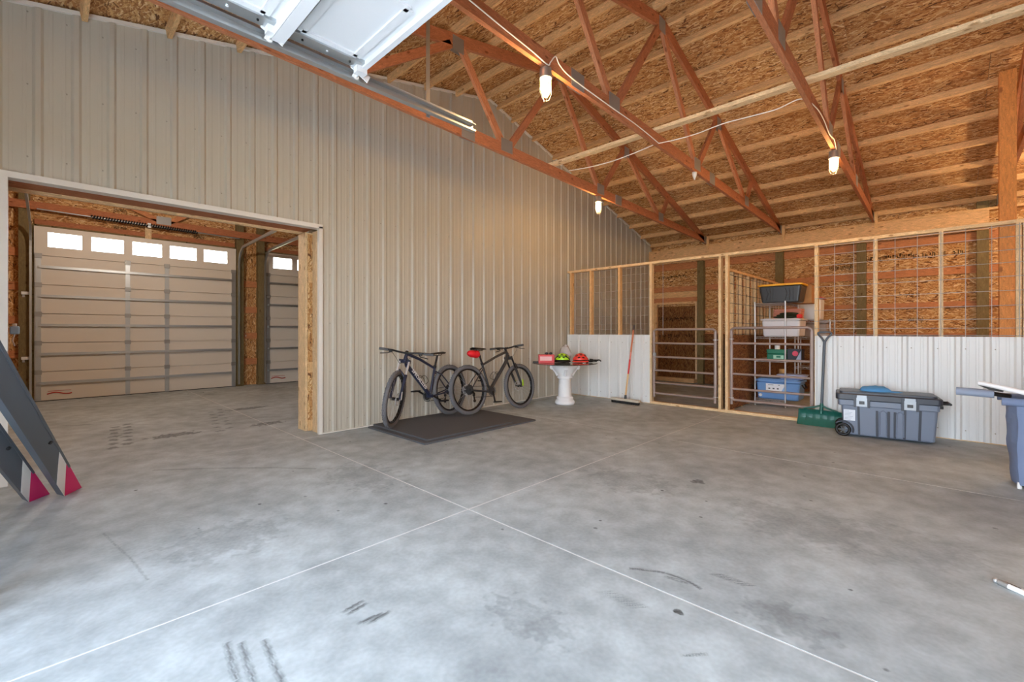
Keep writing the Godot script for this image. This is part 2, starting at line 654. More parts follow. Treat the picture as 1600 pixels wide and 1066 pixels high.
func sheet(called: String, c: Vector3, s: Vector3, m: Material, parent: Node, b := Basis.IDENTITY) -> MeshInstance3D:
	# a sheet of board, texture 1.5 m a side
	var q := mb()
	q.box(Vector3.ZERO, s)
	for i in q.uv.size():
		q.uv[i] = Vector2(q.uv[i].y - q.off.y, q.uv[i].x - q.off.x) / 1.5 + q.off
	var o := part(called, q, m, parent)
	o.transform = Transform3D(b, c)
	return o

# ======================================================= the shell
func build_floor() -> void:
	var f := thing("floor", "grey concrete floor slabs divided by pale joints", "floor", Vector3.ZERO, 0.0, "", "structure")
	var xs := [-11.75, -8.3, -5.35, -2.40, 0.545, 2.75]
	var zs := [-11.1, -7.92, -4.98, -2.05, 0.9, 1.4]
	part("joint_filler", mb().box(Vector3(-4.5, -0.0615, -4.85), Vector3(14.5, 0.12, 12.5)), M.joint, f)
	for i in xs.size() - 1:
		for j in zs.size() - 1:
			var g := 0.0055
			var a := Vector3(xs[i] + g, 0, zs[j] + g)
			var b := Vector3(xs[i + 1] - g, 0, zs[j + 1] - g)
			var q := MB.new()
			q.box((a + b) * 0.5 - Vector3(0, 0.05, 0), Vector3(b.x - a.x, 0.1, b.z - a.z))
			for k in q.v.size():
				q.uv[k] = Vector2((q.v[k].x + 9.0) / 10.0, (q.v[k].z + 9.0) / 10.0)
			part("slab", q, M.concrete, f)
	one("driveway", mb().box(Vector3(-1, -0.09, 8.9), Vector3(16, 0.12, 15.0)), M.apron, "pale concrete apron outside the open garage doorway", "driveway", "", "structure")
	one("ground", mb().box(Vector3(0, -0.35, 0), Vector3(300, 0.3, 300)), M.land, "dry grassland around the building", "ground", "", "structure")

func build_roof() -> void:
	var r := thing("ceiling", "oriented strand board roof deck on pale wooden purlins", "ceiling", Vector3.ZERO, 0.0, "", "structure")
	# sheets 1.22 m along the slope, 2.44 m along the ridge
	for side in 2:
		var sl := 0.29 if side == 0 else 0.22
		var ln := 1.22 * cos(atan(sl))
		var z := RIDGE
		var row := 0
		while (z > -11.05 if side == 0 else z < 1.5):
			var z2 := maxf(z - ln, -11.1) if side == 0 else minf(z + ln, 1.55)
			var x := -11.8 - (1.22 if row % 2 else 0.0)
			while x < 2.75:
				var xa := maxf(x, -11.8) + 0.0015
				var xb := minf(x + 2.44, 2.75) - 0.0015
				if xb - xa > 0.05:
					var ym := (roof_y(z) + roof_y(z2)) * 0.5 + 0.012
					var ang := atan(sl) * (-1.0 if side == 0 else 1.0)
					var L := absf(z2 - z) / cos(atan(sl)) - 0.003
					sheet("osb_sheet", Vector3((xa + xb) * 0.5, ym, (z + z2) * 0.5), Vector3(xb - xa, 0.018, L), M.osb if rng.randf() < 0.6 else M.osb_b, r, Basis(Vector3.RIGHT, ang))
				x += 2.44
			z = z2
			row += 1
	# roofing over the sheets keeps the daylight out
	var q := mb()
	for side in 2:
		var za := -11.2 if side == 0 else 1.7
		var a := Vector3(-12.0, roof_y(RIDGE) + 0.05, RIDGE)
		var b := Vector3(-12.0, roof_y(za) + 0.05, za)
		q.prism(PackedVector2Array([Vector2(a.z, a.y), Vector2(b.z, b.y), Vector2(b.z, b.y + 0.03), Vector2(a.z, a.y + 0.03)]), Vector3(0, 0, 1), Vector3.UP, Vector3(-12.0, 0, 0), Vector3(14.9, 0, 0))
	part("roofing", q, M.galv, r)
	for z in [-5.3, -5.65, -6.2, -6.8, -7.4, -8.0, -8.6, -9.18, -9.74, -10.3, -10.82, -4.93, -4.4, -3.82, -3.22, -2.62, -2.02, -1.42, -0.82, -0.22, 0.38, 0.98]:
		var up := Vector3(0, 1, -0.29).normalized() if z < RIDGE else Vector3(0, 1, 0.22).normalized()
		var y := roof_y(z) - 0.048
		# two lengths, lapped over the middle truss
		wood_bar("purlin", Vector3(WX + 0.02, y, z), Vector3(-0.9, y, z), 0.038, 0.09, M.purlin, r, up)
		wood_bar("purlin", Vector3(-0.98, y, z + 0.04), Vector3(RX + 0.05, y, z + 0.04), 0.038, 0.09, M.purlin, r, up)

func rib_profile(ribs: Array, a: float, b: float, extra: Array) -> Array:
	# [distance along, height] between a and b of a ribbed steel sheet
	var p := []
	for r in ribs:
		for k in [[-0.034, 0.0], [-0.016, 0.019], [0.016, 0.019], [0.034, 0.0]]:
			p.append([r + k[0], k[1]])
		for m in [0.0768, 0.1536]:
			for k in [[-0.014, 0.0], [-0.008, 0.0022], [0.008, 0.0022], [0.014, 0.0]]:
				p.append([r + m + k[0], k[1]])
	for e in extra:
		p.append([e, -1.0])
	p.append([a, -1.0])
	p.append([b, -1.0])
	p.sort_custom(func(x, y): return x[0] < y[0])
	var out := []
	for i in p.size():
		var q: Array = p[i]
		if q[0] < a - 1e-5 or q[0] > b + 1e-5:
			continue
		if q[1] < 0:
			var lo := i - 1
			while lo >= 0 and p[lo][1] < 0: lo -= 1
			var hi := i + 1
			while hi < p.size() and p[hi][1] < 0: hi += 1
			if lo < 0 or hi >= p.size():
				q = [q[0], 0.0]
			else:
				q = [q[0], lerpf(p[lo][1], p[hi][1], (q[0] - p[lo][0]) / maxf(p[hi][0] - p[lo][0], 1e-5))]
		out.append(q)
	return out

func steel_panel(o: Vector3, along: Vector3, out: Vector3, ribs: Array, a: float, b: float, lo: Callable, hi: Callable, extra: Array, parent: Node, rows: Array, m_: Material) -> void:
	var q := mb()
	var p := rib_profile(ribs, a, b, extra)
	var flip := along.cross(Vector3.UP).dot(out) < 0
	for i in p.size() - 1:
		var m: float = (p[i][0] + p[i + 1][0]) * 0.5
		if p[i + 1][0] - p[i][0] < 1e-5:
			continue
		var y0: float = lo.call(m)
		var A = o + along * p[i][0] + out * p[i][1]
		var B = o + along * p[i + 1][0] + out * p[i + 1][1]
		var ya: float = hi.call(p[i][0])
		var yb: float = hi.call(p[i + 1][0])
		var u := Vector3.UP
		if flip:
			q.quad(B + u * y0, A + u * y0, A + u * ya, B + u * yb)
		else:
			q.quad(A + u * y0, B + u * y0, B + u * yb, A + u * ya)
	var s := part("steel_panel", q, m_, parent)
	var sc := mb()
	for r in ribs:
		for y in rows:
			var w: float = r + 0.06
			if w < a or w > b or y < lo.call(w) + 0.03 or y > hi.call(w) - 0.05:
				continue
			var c = o + along * w + Vector3.UP * y
			sc.cyl(c, c + out * 0.006, 0.0065, 6)
	if sc.v.size() > 0:
		part("screws", sc, M.screw, s).set_meta("kind", "stuff")

func build_steel_wall() -> void:
	var w := thing("wall_left", "tall tan ribbed steel wall rising to a gable", "wall", Vector3.ZERO, 0.0, "", "structure")
	var sp := 0.2305
	var first := -10.95
	# ribs stand where the photograph shows them: one at z = -2.942
	var r0 := -2.942 - sp * 35.0
	var hi := func(z): return roof_y(z) - 0.02
	var lo := func(z): return OPEN_H if z < OPEN_A and z > OPEN_B else 0.0
	var k := 0
	while r0 + sp * k < FZ:
		var ribs := []
		for j in 4:
			ribs.append(r0 + sp * (k + j))
		var a := maxf(r0 + sp * k - 0.034, first)
		var b := minf(r0 + sp * (k + 4) - 0.034, FZ)
		var ex := []
		for e in [OPEN_A, OPEN_B, RIDGE]:
			if e > a and e < b: ex.append(e)
		if b > a:
			steel_panel(Vector3(WX, 0, 0), Vector3(0, 0, 1), Vector3(1, 0, 0), ribs, a, b, lo, hi, ex, w, [0.15, 0.75, 1.35, 1.95, 2.7, 3.3, 3.9, 4.5], M.steel)
		k += 4
	# framing inside the wall
	var q := mb()
	q.prism(PackedVector2Array([Vector2(-11.0, 0), Vector2(OPEN_B - 0.07, 0), Vector2(OPEN_B - 0.07, roof_y(OPEN_B)), Vector2(RIDGE, roof_y(RIDGE)), Vector2(-11.0, roof_y(-11.0))]), Vector3(0, 0, 1), Vector3.UP, Vector3(WX - 0.012, 0, 0), Vector3(-0.5, 0, 0))
	q.prism(PackedVector2Array([Vector2(OPEN_B - 0.07, OPEN_H + 0.05), Vector2(OPEN_A + 0.05, OPEN_H + 0.05), Vector2(OPEN_A + 0.05, roof_y(OPEN_A)), Vector2(OPEN_B - 0.07, roof_y(OPEN_B))]), Vector3(0, 0, 1), Vector3.UP, Vector3(WX - 0.012, 0, 0), Vector3(-0.5, 0, 0))
	q.prism(PackedVector2Array([Vector2(OPEN_A + 0.05, 0), Vector2(FZ + 0.1, 0), Vector2(FZ + 0.1, roof_y(FZ)), Vector2(OPEN_A + 0.05, roof_y(OPEN_A))]), Vector3(0, 0, 1), Vector3.UP, Vector3(WX - 0.012, 0, 0), Vector3(-0.5, 0, 0))
	part("wall_core", q, M.core, w)
	# rake trim under the roof
	for e in [[-10.9, RIDGE], [RIDGE, FZ]]:
		var A := Vector3(WX + 0.012, roof_y(e[0]) - 0.035, e[0])
		var B := Vector3(WX + 0.012, roof_y(e[1]) - 0.035, e[1])
		part("rake_trim", mb().bar(A, B, 0.034, 0.032), M.steel_trim, w)
	part("base_trim", mb().box(Vector3(WX + 0.011, 0.006, (-10.9 + OPEN_B) * 0.5), Vector3(0.03, 0.012, 10.9 + OPEN_B)), M.steel_trim, w)
	# ---- the framed opening ----
	var t := thing("door_1", "wide framed opening in the tan steel wall to the next bay", "doorway", Vector3.ZERO, 0.0, "", "structure")
	var zc := (OPEN_A + OPEN_B) * 0.5
	part("header_trim", mb().box(Vector3(WX + 0.006, OPEN_H + 0.002, zc), Vector3(0.05, 0.05, OPEN_A - OPEN_B + 0.05)), M.steel_trim, t)
	part("jamb_trim", mb().box(Vector3(WX + 0.006, OPEN_H * 0.5, OPEN_B - 0.0), Vector3(0.05, OPEN_H, 0.045)), M.steel_trim, t)
	part("jamb_trim", mb().box(Vector3(WX + 0.0, OPEN_H * 0.5, OPEN_A + 0.006), Vector3(0.06, OPEN_H, 0.05)), M.steel_trim, t)
	wood_bar("stud", Vector3(WX - 0.13, 0.0, OPEN_B - 0.025), Vector3(WX - 0.13, OPEN_H - 0.03, OPEN_B - 0.025), 0.04, 0.2, M.pine, t, Vector3.RIGHT)
	sheet("osb_strip", Vector3(WX - 0.274, OPEN_H * 0.5, OPEN_B - 0.005), Vector3(0.014, OPEN_H - 0.1, 0.085), M.osb, t)
	for y in [0.8, 0.07, 1.93]:
		wood_bar("nailing_block", Vector3(WX - 0.262, y, OPEN_B + 0.034), Vector3(WX - 0.262, y, OPEN_B - 0.044), 0.014, 0.13, M.purlin, t, Vector3.UP)
	wood_bar("stud", Vector3(WX - 0.4, 0.0, OPEN_B + 0.0), Vector3(WX - 0.4, OPEN_H - 0.03, OPEN_B + 0.0), 0.12, 0.23, M.pine, t, Vector3.RIGHT)
	wood_bar("stud", Vector3(WX - 0.22, 0.0, OPEN_A + 0.03), Vector3(WX - 0.22, OPEN_H - 0.03, OPEN_A + 0.03), 0.04, 0.3, M.truss, t, Vector3.RIGHT)
	# soffit of the header: steel, board, then a lit edge of timber
	part("soffit_trim", mb().box(Vector3(WX - 0.05, OPEN_H - 0.012, zc), Vector3(0.08, 0.02, OPEN_A - OPEN_B)), M.steel_trim, t)
	wood_bar("header", Vector3(WX - 0.29, OPEN_H + 0.06, OPEN_A), Vector3(WX - 0.29, OPEN_H + 0.06, OPEN_B), 0.38, 0.1, M.truss, t, Vector3.UP)
	wood_bar("header", Vector3(WX - 0.5, OPEN_H + 0.06, OPEN_A), Vector3(WX - 0.5, OPEN_H + 0.06, OPEN_B), 0.036, 0.16, M.pine, t, Vector3.UP)

func build_back_wall() -> void:
	var w := thing("wall_back", "strand board back wall with red-brown girts behind the stalls", "wall", Vector3.ZERO, 0.0, "", "structure")
	part("wall_core", mb().box(Vector3(-4.5, 1.75, BZ - 0.1), Vector3(14.8, 3.5, 0.16)), M.core, w)
	var x := WX
	while x < RX:
		var xb := minf(x + 2.44, RX)
		for r in 3:
			var y0 := 1.22 * r
			var y1 := minf(y0 + 1.22, 3.45)
			sheet("osb_sheet", Vector3((x + xb) * 0.5, (y0 + y1) * 0.5, BZ - 0.006), Vector3(xb - x - 0.004, y1 - y0 - 0.004, 0.012), M.osb, w)
		x += 2.44
	for g in [[2.86, 0.16], [2.30, 0.12], [1.72, 0.1], [1.15, 0.14], [0.55, 0.14]]:
		for s in [[WX + 0.03, -4.22], [-4.08, -2.57], [-2.43, -1.19], [-1.05, 0.41], [0.55, RX]]:
			if s[1] < -4.0 and g[0] < 2.0:
				continue
			wood_bar("girt", Vector3(s[0], g[0], BZ + 0.02), Vector3(s[1], g[0], BZ + 0.02), 0.04, g[1], M.girt, w, Vector3.UP)
	wood_bar("girt", Vector3(WX + 0.03, 2.16, BZ + 0.02), Vector3(-4.22, 2.16, BZ + 0.02), 0.04, 0.14, M.purlin, w, Vector3.UP)
	wood_bar("girt", Vector3(WX + 0.03, 2.03, BZ + 0.045), Vector3(-4.22, 2.03, BZ + 0.045), 0.09, 0.11, M.girt, w, Vector3.UP)
	for s in [[-4.9, 2.6, 0.75, 0], [-3.75, 2.62, 0.3, 1], [-1.45, 2.5, 0.4, 2], [-0.75, 2.62, 0.8, 0], [-0.02, 2.6, 0.6, 1], [-3.7, 1.95, 0.25, 2], [-0.4, 1.9, 0.22, 1], [-0.35, 1.45, 0.22, 2]]:
		part("print_stamp", mb_stamp(Vector3(s[0], s[1], BZ + 0.002), Vector3(s[2], 0, 0), Vector3(0, 0.15, 0)), M["stamp%d" % s[3]], w)
	# treated posts
	for p in [[-4.15, 2.93], [-2.5, 3.2], [-1.12, 2.93], [0.48, 3.42]]:
		wood_bar("post", Vector3(p[0], 0, BZ + 0.075), Vector3(p[0], p[1], BZ + 0.075), 0.14, 0.14, M.treated, w, Vector3(0, 0, 1))
	# the eave beam the trusses sit on
	wood_bar("eave_beam", Vector3(WX + 0.02, 3.09, BZ + 0.165), Vector3(0.55, 3.09, BZ + 0.165), 0.04, 0.31, M.beam, w, Vector3.UP)
	wood_bar("top_plate", Vector3(WX + 0.02, 3.27, BZ + 0.1), Vector3(RX, 3.27, BZ + 0.1), 0.14, 0.04, M.purlin, w, Vector3.UP)
	# dark framed doorway at the back of the first stall
	var d := thing("door_2", "dark stained board door in a pine frame at the back of the first stall", "door", Vector3.ZERO, 0.0, "", "structure")
	sheet("door_panel", Vector3(-4.77, 0.98, BZ + 0.03), Vector3(0.98, 1.78, 0.03), M.osb_dark, d)
	wood_bar("jamb", Vector3(-5.3, 0.02, BZ + 0.06), Vector3(-5.3, 1.97, BZ + 0.06), 0.09, 0.12, M.purlin, d, Vector3(0, 0, 1))
	wood_bar("jamb", Vector3(-4.26, 0.1, BZ + 0.06), Vector3(-4.26, 1.97, BZ + 0.06), 0.04, 0.12, M.pine, d, Vector3(0, 0, 1))
	wood_bar("head", Vector3(-5.25, 1.95, BZ + 0.06), Vector3(-4.28, 1.95, BZ + 0.06), 0.12, 0.05, M.purlin, d, Vector3.UP)
	wood_bar("sill", Vector3(-5.25, 0.06, BZ + 0.09), Vector3(-4.28, 0.06, BZ + 0.09), 0.18, 0.1, M.purlin, d, Vector3.UP)
	for r in 2:
		part("print_stamp", mb_stamp(Vector3(-4.77, 1.55 - 0.42 * r, BZ + 0.0465), Vector3(0.9, 0, 0), Vector3(0, 0.14, 0)), M["stamp%d" % r], d)
	# dark kick boards round the stalls
	for s in [[-3.35, 1.45], [-1.8, 1.2], [-0.3, 1.5]]:
		sheet("kick_board", Vector3(s[0], 0.6, BZ + 0.055), Vector3(s[1], 1.18, 0.018), M.osb_dark, w)

func mb_stamp(c: Vector3, u: Vector3, v: Vector3) -> MB:
	var q := MB.new()
	q.quad(c - u * 0.5 - v * 0.5, c + u * 0.5 - v * 0.5, c + u * 0.5 + v * 0.5, c - u * 0.5 + v * 0.5, Vector2(0, 1), Vector2(1, 1), Vector2(1, 0), Vector2(0, 0))
	return q

func build_outer_walls() -> void:
	# behind the camera: the front wall with the open overhead doorway, and the right wall
	var f := thing("wall_front", "front wall of strand board around the open overhead doorway", "wall", Vector3.ZERO, 0.0, "", "structure")
	var top := roof_y(FZ) + 0.0
	for s in [[WX - 6.3, -2.72, 0.0, top], [2.1, 2.75, 0.0, top], [-2.72, 2.1, 2.86, top]]:
		part("wall_section", mb().box(Vector3((s[0] + s[1]) * 0.5, (s[2] + s[3]) * 0.5, FZ + 0.09), Vector3(s[1] - s[0], s[3] - s[2], 0.18)), M.osb_b, f)
	for xx in [-2.74, 2.12]:
		wood_bar("jamb", Vector3(xx, 0, FZ + 0.08), Vector3(xx, 2.86, FZ + 0.08), 0.04, 0.2, M.pine, f, Vector3(0, 0, 1))
	var r := thing("wall_right", "strand board gable wall at the right end of the shop", "wall", Vector3.ZERO, 0.0, "", "structure")
	var q := mb()
	q.prism(PackedVector2Array([Vector2(-11.0, 0), Vector2(FZ + 0.15, 0), Vector2(FZ + 0.15, roof_y(FZ)), Vector2(RIDGE, roof_y(RIDGE)), Vector2(-11.0, roof_y(-11.0))]), Vector3(0, 0, 1), Vector3.UP, Vector3(RX, 0, 0), Vector3(0.15, 0, 0))
	for i in q.uv.size():
		q.uv[i] /= 1.5
	part("gable_boarding", q, M.osb, r)

func build_trusses() -> void:
	var names := ["beside the tan steel wall", "carrying the lamp nearest the overhead door", "carrying the right of the lit lamps", "next to the orange post"]
	var n := 0
	for x in [-4.0, -2.45, -0.94, 0.66]:
		var t := thing("roof_truss", "red-brown wooden roof truss " + names[n], "truss", Vector3.ZERO, 0.0, "roof trusses", "structure")
		n += 1
		var ub := Vector3.UP
		var c1 := func(z): return chord_y(z) + 0.07
		var c2 := func(z): return roof_y(z) - 0.095 - 0.07
		wood_bar("bottom_chord", Vector3(x, c1.call(-10.88), -10.88), Vector3(x, c1.call(-3.4), -3.4), 0.04, 0.14, M.truss, t, ub)
		wood_bar("bottom_chord", Vector3(x, c1.call(-3.4), -3.4), Vector3(x, c1.call(1.2), 1.2), 0.04, 0.14, M.truss, t, ub)
		wood_bar("top_chord", Vector3(x, c2.call(-10.85), -10.85), Vector3(x, c2.call(RIDGE), RIDGE), 0.04, 0.14, M.truss, t, ub)
		wood_bar("top_chord", Vector3(x, c2.call(1.2), 1.2), Vector3(x, c2.call(RIDGE), RIDGE), 0.04, 0.14, M.truss, t, ub)
		var B := func(z): return Vector3(x, c1.call(z) + 0.06, z)
		var T := func(z): return Vector3(x, c2.call(z) - 0.06, z)
		for wb in [[-5.16, -6.15, 1], [-5.1, -4.1, 0], [-6.95, -6.27, 0], [-3.3, -3.98, 1], [-7.1, -8.28, 1], [-3.15, -1.95, 0], [-8.66, -8.4, 0], [-1.6, -1.86, 1]]:
			wood_bar("web", T.call(wb[0]), B.call(wb[1]), 0.04, 0.088, M.web if wb[2] else M.truss, t, ub)
		for g in [[0, -4.04], [0, -6.2], [0, -8.35], [0, -1.9], [0, -3.4], [0, -6.75]]:
			for sd in [-1, 1]:
				var z: float = g[1]
				part("gusset_plate", mb().box(Vector3(x + sd * 0.022, c1.call(z) + (0.05 if z != -3.4 and z != -6.75 else 0.0), z), Vector3(0.003, 0.16, 0.2)), M.plate, t)
		for z in [-5.13, -7.03, -3.25]:
			for sd in [-1, 1]:
				part("gusset_plate", mb().box(Vector3(x + sd * 0.022, c2.call(z) - 0.05, z), Vector3(0.003, 0.17, 0.16)), M.plate, t)
		for sd in [-1, 1]:
			part("gusset_plate", mb().box(Vector3(x + sd * 0.022, 3.38, -10.66), Vector3(0.003, 0.16, 0.2)), M.plate, t)
		# short block tying the truss to the eave beam
		if x < 0:
			wood_bar("tie_block", Vector3(x + 0.045, 3.17, -10.70), Vector3(x + 0.045, 3.45, -10.70), 0.04, 0.05, M.purlin, t, Vector3.RIGHT)
	# pale brace lying across the bottom chords
	var y := chord_y(-4.9) + 0.14 + 0.02
	var br := wood_bar(numbered("ceiling_brace"), Vector3(-4.05, y, -4.98), Vector3(2.3, y, -4.98), 0.09, 0.04, M.pine, self, Vector3.UP)
	tag(br, "pale new timber brace lying across the bottom chords of the trusses", "brace", "", "structure")
	# orange laminated post
	var p := wood_bar(numbered("timber_post"), Vector3(0.52, 0, -7.43), Vector3(0.52, 4.14, -7.43), 0.13, 0.13, M.lvl, self, Vector3(0, 0, 1))
	tag(p, "orange timber post rising behind the stall mesh to the roof", "post", "", "structure")

func garage_door(called: String, z0: float, z1: float, label: String, logo_at: float) -> Node3D:
	# closed sectional door in the plane x = GX, seen from inside
	var g := thing(called, label, "garage door", Vector3(GX, 0, (z0 + z1) * 0.5), 0.0, "closed sectional garage doors", "structure")
	var W := absf(z1 - z0)
	var h := 0.52
	for s in 6:
		var y0 := s * h + 0.012
		if s < 5:
			var q := mb()
			q.box(Vector3(0, y0 + h * 0.5 - 0.004, 0), Vector3(0.045, h - 0.012, W))
			q.box(Vector3(-0.016, y0 + h - 0.006, 0), Vector3(0.012, 0.05, W))
			var sec := part("section", q, M.door_in, g)
			part("strut", mb().box(Vector3(0.045, y0 + h * 0.6, 0), Vector3(0.045, 0.045, W - 0.1)), M.galv, sec)
		else:
			# top section: frame round five lights
			var q := mb()
			var n := 5 if W > 2.0 else 5
			var pw := (W - 0.16) / n
			var hy := y0 + h * 0.5 - 0.004
			q.box(Vector3(0, y0 + 0.08, 0), Vector3(0.045, 0.16, W))
			q.box(Vector3(0, y0 + h - 0.052, 0), Vector3(0.045, 0.088, W))
			for k in n + 1:
				var zz := -W * 0.5 + 0.08 + k * pw
				q.box(Vector3(0, hy, zz), Vector3(0.044, h - 0.012, 0.13 if k > 0 and k < n else 0.17))
			var sec := part("section", q, M.door_in, g)
			for k in n:
				var zz := -W * 0.5 + 0.08 + (k + 0.5) * pw
				part("pane", mb().box(Vector3(0, y0 + 0.294, zz), Vector3(0.006, 0.29, pw - 0.11)), M.glass, sec)
	for zz in [-0.485 * W, -W * 0.1, W * 0.085 + 0.04 - W * 0.2 * 0.0, 0.485 * W]:
		var q := mb()
		q.box(Vector3(0.028, 1.3, zz), Vector3(0.02, 2.58, 0.07))
		part("stile", q, M.galv, g)
		for s in range(1, 6):
			part("hinge", mb().box(Vector3(0.042, s * h, zz), Vector3(0.02, 0.08, 0.09)), M.plate, g)
	for sd in [-1, 1]:
		part("jamb_stop", mb().box(Vector3(-0.085, 1.58, sd * W * 0.5), Vector3(0.12, 3.16, 0.06)), M.treated, g)
	part("head_stop", mb().box(Vector3(-0.085, 3.14, 0), Vector3(0.12, 0.05, W)), M.treated, g)
	part("bottom_seal", mb().box(Vector3(0, 0.006, 0), Vector3(0.05, 0.014, W)), M.black, g)
	# red maker's flourish low on the door
	var lg := mb()
	var pts := []
	for i in 13:
		var t := i / 12.0
		pts.append(Vector3(0.026, 0.13 + 0.018 * sin(t * PI * 2.0 - 0.4), logo_at - (t - 0.5) * 0.32))
	lg.tube(pts, 0.011, 6)
	lg.box(Vector3(0.025, 0.175, logo_at), Vector3(0.003, 0.008, 0.3))
	var red := sm_(Color(0.72, 0.2, 0.14), 0.6)
	part("logo", lg, red, g)
	# tracks: up the jamb, round the bend, then level into the room
	for sd in [-1, 1]:
		var zz: float = sd * (W * 0.5 + 0.045)
		var p := [Vector3(0.1, 0.05, zz), Vector3(0.1, 2.75, zz)]
		for k in 7:
			var a := k / 6.0 * PI * 0.5
			p.append(Vector3(0.1 + 0.38 * (1 - cos(a)), 2.75 + 0.38 * sin(a), zz))
		p.append(Vector3(3.3, 3.2, zz))
		var q := mb()
		for i in p.size() - 1:
			q.bar(p[i], p[i + 1], 0.055, 0.03, Vector3(0, 0, 1))
		part("track", q, M.galv, g)
	return g

func build_far_room() -> void:
	var w := thing("wall_far", "strand board end wall with posts around the closed garage doors", "wall", Vector3.ZERO, 0.0, "", "structure")
	var d1 := [0.16, -2.97]
	var d2 := [-3.6, -6.65]
	# openings are left free for the doors
	for s in [[FZ, d1[0] + 0.0, 0.0, 5.0], [d1[0], d1[1], 3.12, 5.0], [d1[1], d2[0], 0.0, 5.0], [d2[0], d2[1], 3.12, 5.0], [d2[1], -11.0, 0.0, 4.6]]:
		var y := float(s[2])
		var zc = (s[0] + s[1]) * 0.5
		var tp := minf(s[3], maxf(roof_y(s[0]), roof_y(s[1])) - 0.02)
		while y < tp:
			var y1 := minf(y + 1.22, tp)
			sheet("osb_sheet", Vector3(GX - 0.12, (y + y1) * 0.5, zc), Vector3(0.02, y1 - y - 0.004, absf(s[0] - s[1])), M.osb, w)
			y = y1
	part("wall_core", mb().prism(PackedVector2Array([Vector2(FZ, 3.12), Vector2(-11.0, 3.12), Vector2(-11.0, roof_y(-11.0)), Vector2(RIDGE, roof_y(RIDGE)), Vector2(FZ, roof_y(FZ))]), Vector3(0, 0, 1), Vector3.UP, Vector3(GX - 0.14, 0, 0), Vector3(-0.1, 0, 0)), M.core, w)
	for s in [[FZ, d1[0]], [d1[1], d2[0]], [d2[1], -11.0]]:
		part("wall_core", mb().box(Vector3(GX - 0.19, 1.6, (s[0] + s[1]) * 0.5), Vector3(0.1, 3.2, absf(s[0] - s[1]))), M.core, w)
	for z in [0.28, -3.06, -3.5]:
		wood_bar("post", Vector3(GX - 0.04, 0, z), Vector3(GX - 0.04, 3.9, z), 0.14, 0.14, M.treated, w, Vector3.RIGHT)
	for y in [0.55, 1.15, 1.75, 2.35]:
		wood_bar("girt", Vector3(GX - 0.09, y, -3.13), Vector3(GX - 0.09, y, -3.43), 0.04, 0.14, M.girt, w, Vector3.UP)
		wood_bar("girt", Vector3(GX - 0.09, y + 0.3, 0.35), Vector3(GX - 0.09, y + 0.3, FZ), 0.04, 0.14, M.girt, w, Vector3.UP)
	for s in [[d1[0], d1[1]], [d2[0], d2[1]]]:
		wood_bar("door_header", Vector3(GX - 0.08, 3.19, s[0]), Vector3(GX - 0.08, 3.19, s[1]), 0.04, 0.14, M.truss, w, Vector3.UP)
	# a truss stands against the gable wall: chord, diagonal, plate
	wood_bar("bottom_chord", Vector3(GX + 0.06, 3.48, FZ), Vector3(GX + 0.06, 3.42, -7.0), 0.04, 0.14, M.truss, w, Vector3.UP)
	wood_bar("diagonal", Vector3(GX + 0.06, 3.5, -1.75), Vector3(GX + 0.06, 4.3, -2.9), 0.04, 0.09, M.girt, w, Vector3.UP)
	wood_bar("diagonal", Vector3(GX + 0.06, 3.5, -1.6), Vector3(GX + 0.06, 4.3, 0.2), 0.04, 0.09, M.girt, w, Vector3.UP)
	part("gusset_plate", mb().box(Vector3(GX + 0.083, 3.52, -1.66), Vector3(0.003, 0.16, 0.24)), M.plate, w)
	wood_bar("spring_pad", Vector3(GX - 0.02, 3.1, -1.42), Vector3(GX - 0.02, 3.4, -1.42), 0.1, 0.04, M.pine, w, Vector3.RIGHT)
	for s in [[-1.0, 3.62, 0], [-2.35, 3.52, 1], [-1.0, 3.28, 2], [-2.3, 3.28, 0]]:
		var c := Vector3(GX - 0.108, s[1], s[0])
		part("print_stamp", mb_stamp(c, Vector3(0, 0, -0.2), Vector3(0, 0.16, 0)), M["stamp%d" % s[2]], w)
	var wide := garage_door("door_3", d1[0], d1[1], "wide closed sectional garage door with five windows in the next bay", 1.25)
	garage_door("door_4", d2[0], d2[1], "closed sectional garage door half hidden by the opening's pine stud", 1.25)
	# torsion spring over the wide door
	var ts := Node3D.new()
	ts.name = "torsion_spring"
	wide.add_child(ts)
	ts.position = Vector3(0.12, 3.38, -1.42 - (d1[0] + d1[1]) * 0.5)
	part("shaft", mb().cyl(Vector3(0, 0.03, 1.55), Vector3(0, -0.03, -1.6), 0.013, 8), M.galv, ts)
	var q := mb()
	for sd in [[0.85, 0.03], [-0.03, -0.8]]:
		var pts := []
		for i in 160:
			var t := i / 159.0
			pts.append(Vector3(cos(t * TAU * 20.0) * 0.03, sin(t * TAU * 20.0) * 0.03 + lerpf(sd[0], sd[1], t) * 0.018, lerpf(sd[0], sd[1], t)))
		q.tube(pts, 0.012, 5)
	part("coil", q, M.blackmetal, ts)
	part("centre_bracket", mb().box(Vector3(-0.05, 0, 0), Vector3(0.11, 0.09, 0.05)), M.galv, ts)
	# small fittings
	var sw := thing("light_switch", "small white switch box on the strip of strand board between the garage doors", "switch", Vector3(GX - 0.1, 1.15, -3.2))
	part("box", mb().box(Vector3(0, 0, 0), Vector3(0.04, 0.12, 0.08)), M.whiteplastic, sw)
	part("toggle", mb().box(Vector3(0.026, 0, 0), Vector3(0.014, 0.03, 0.012)), M.whiteplastic, sw)
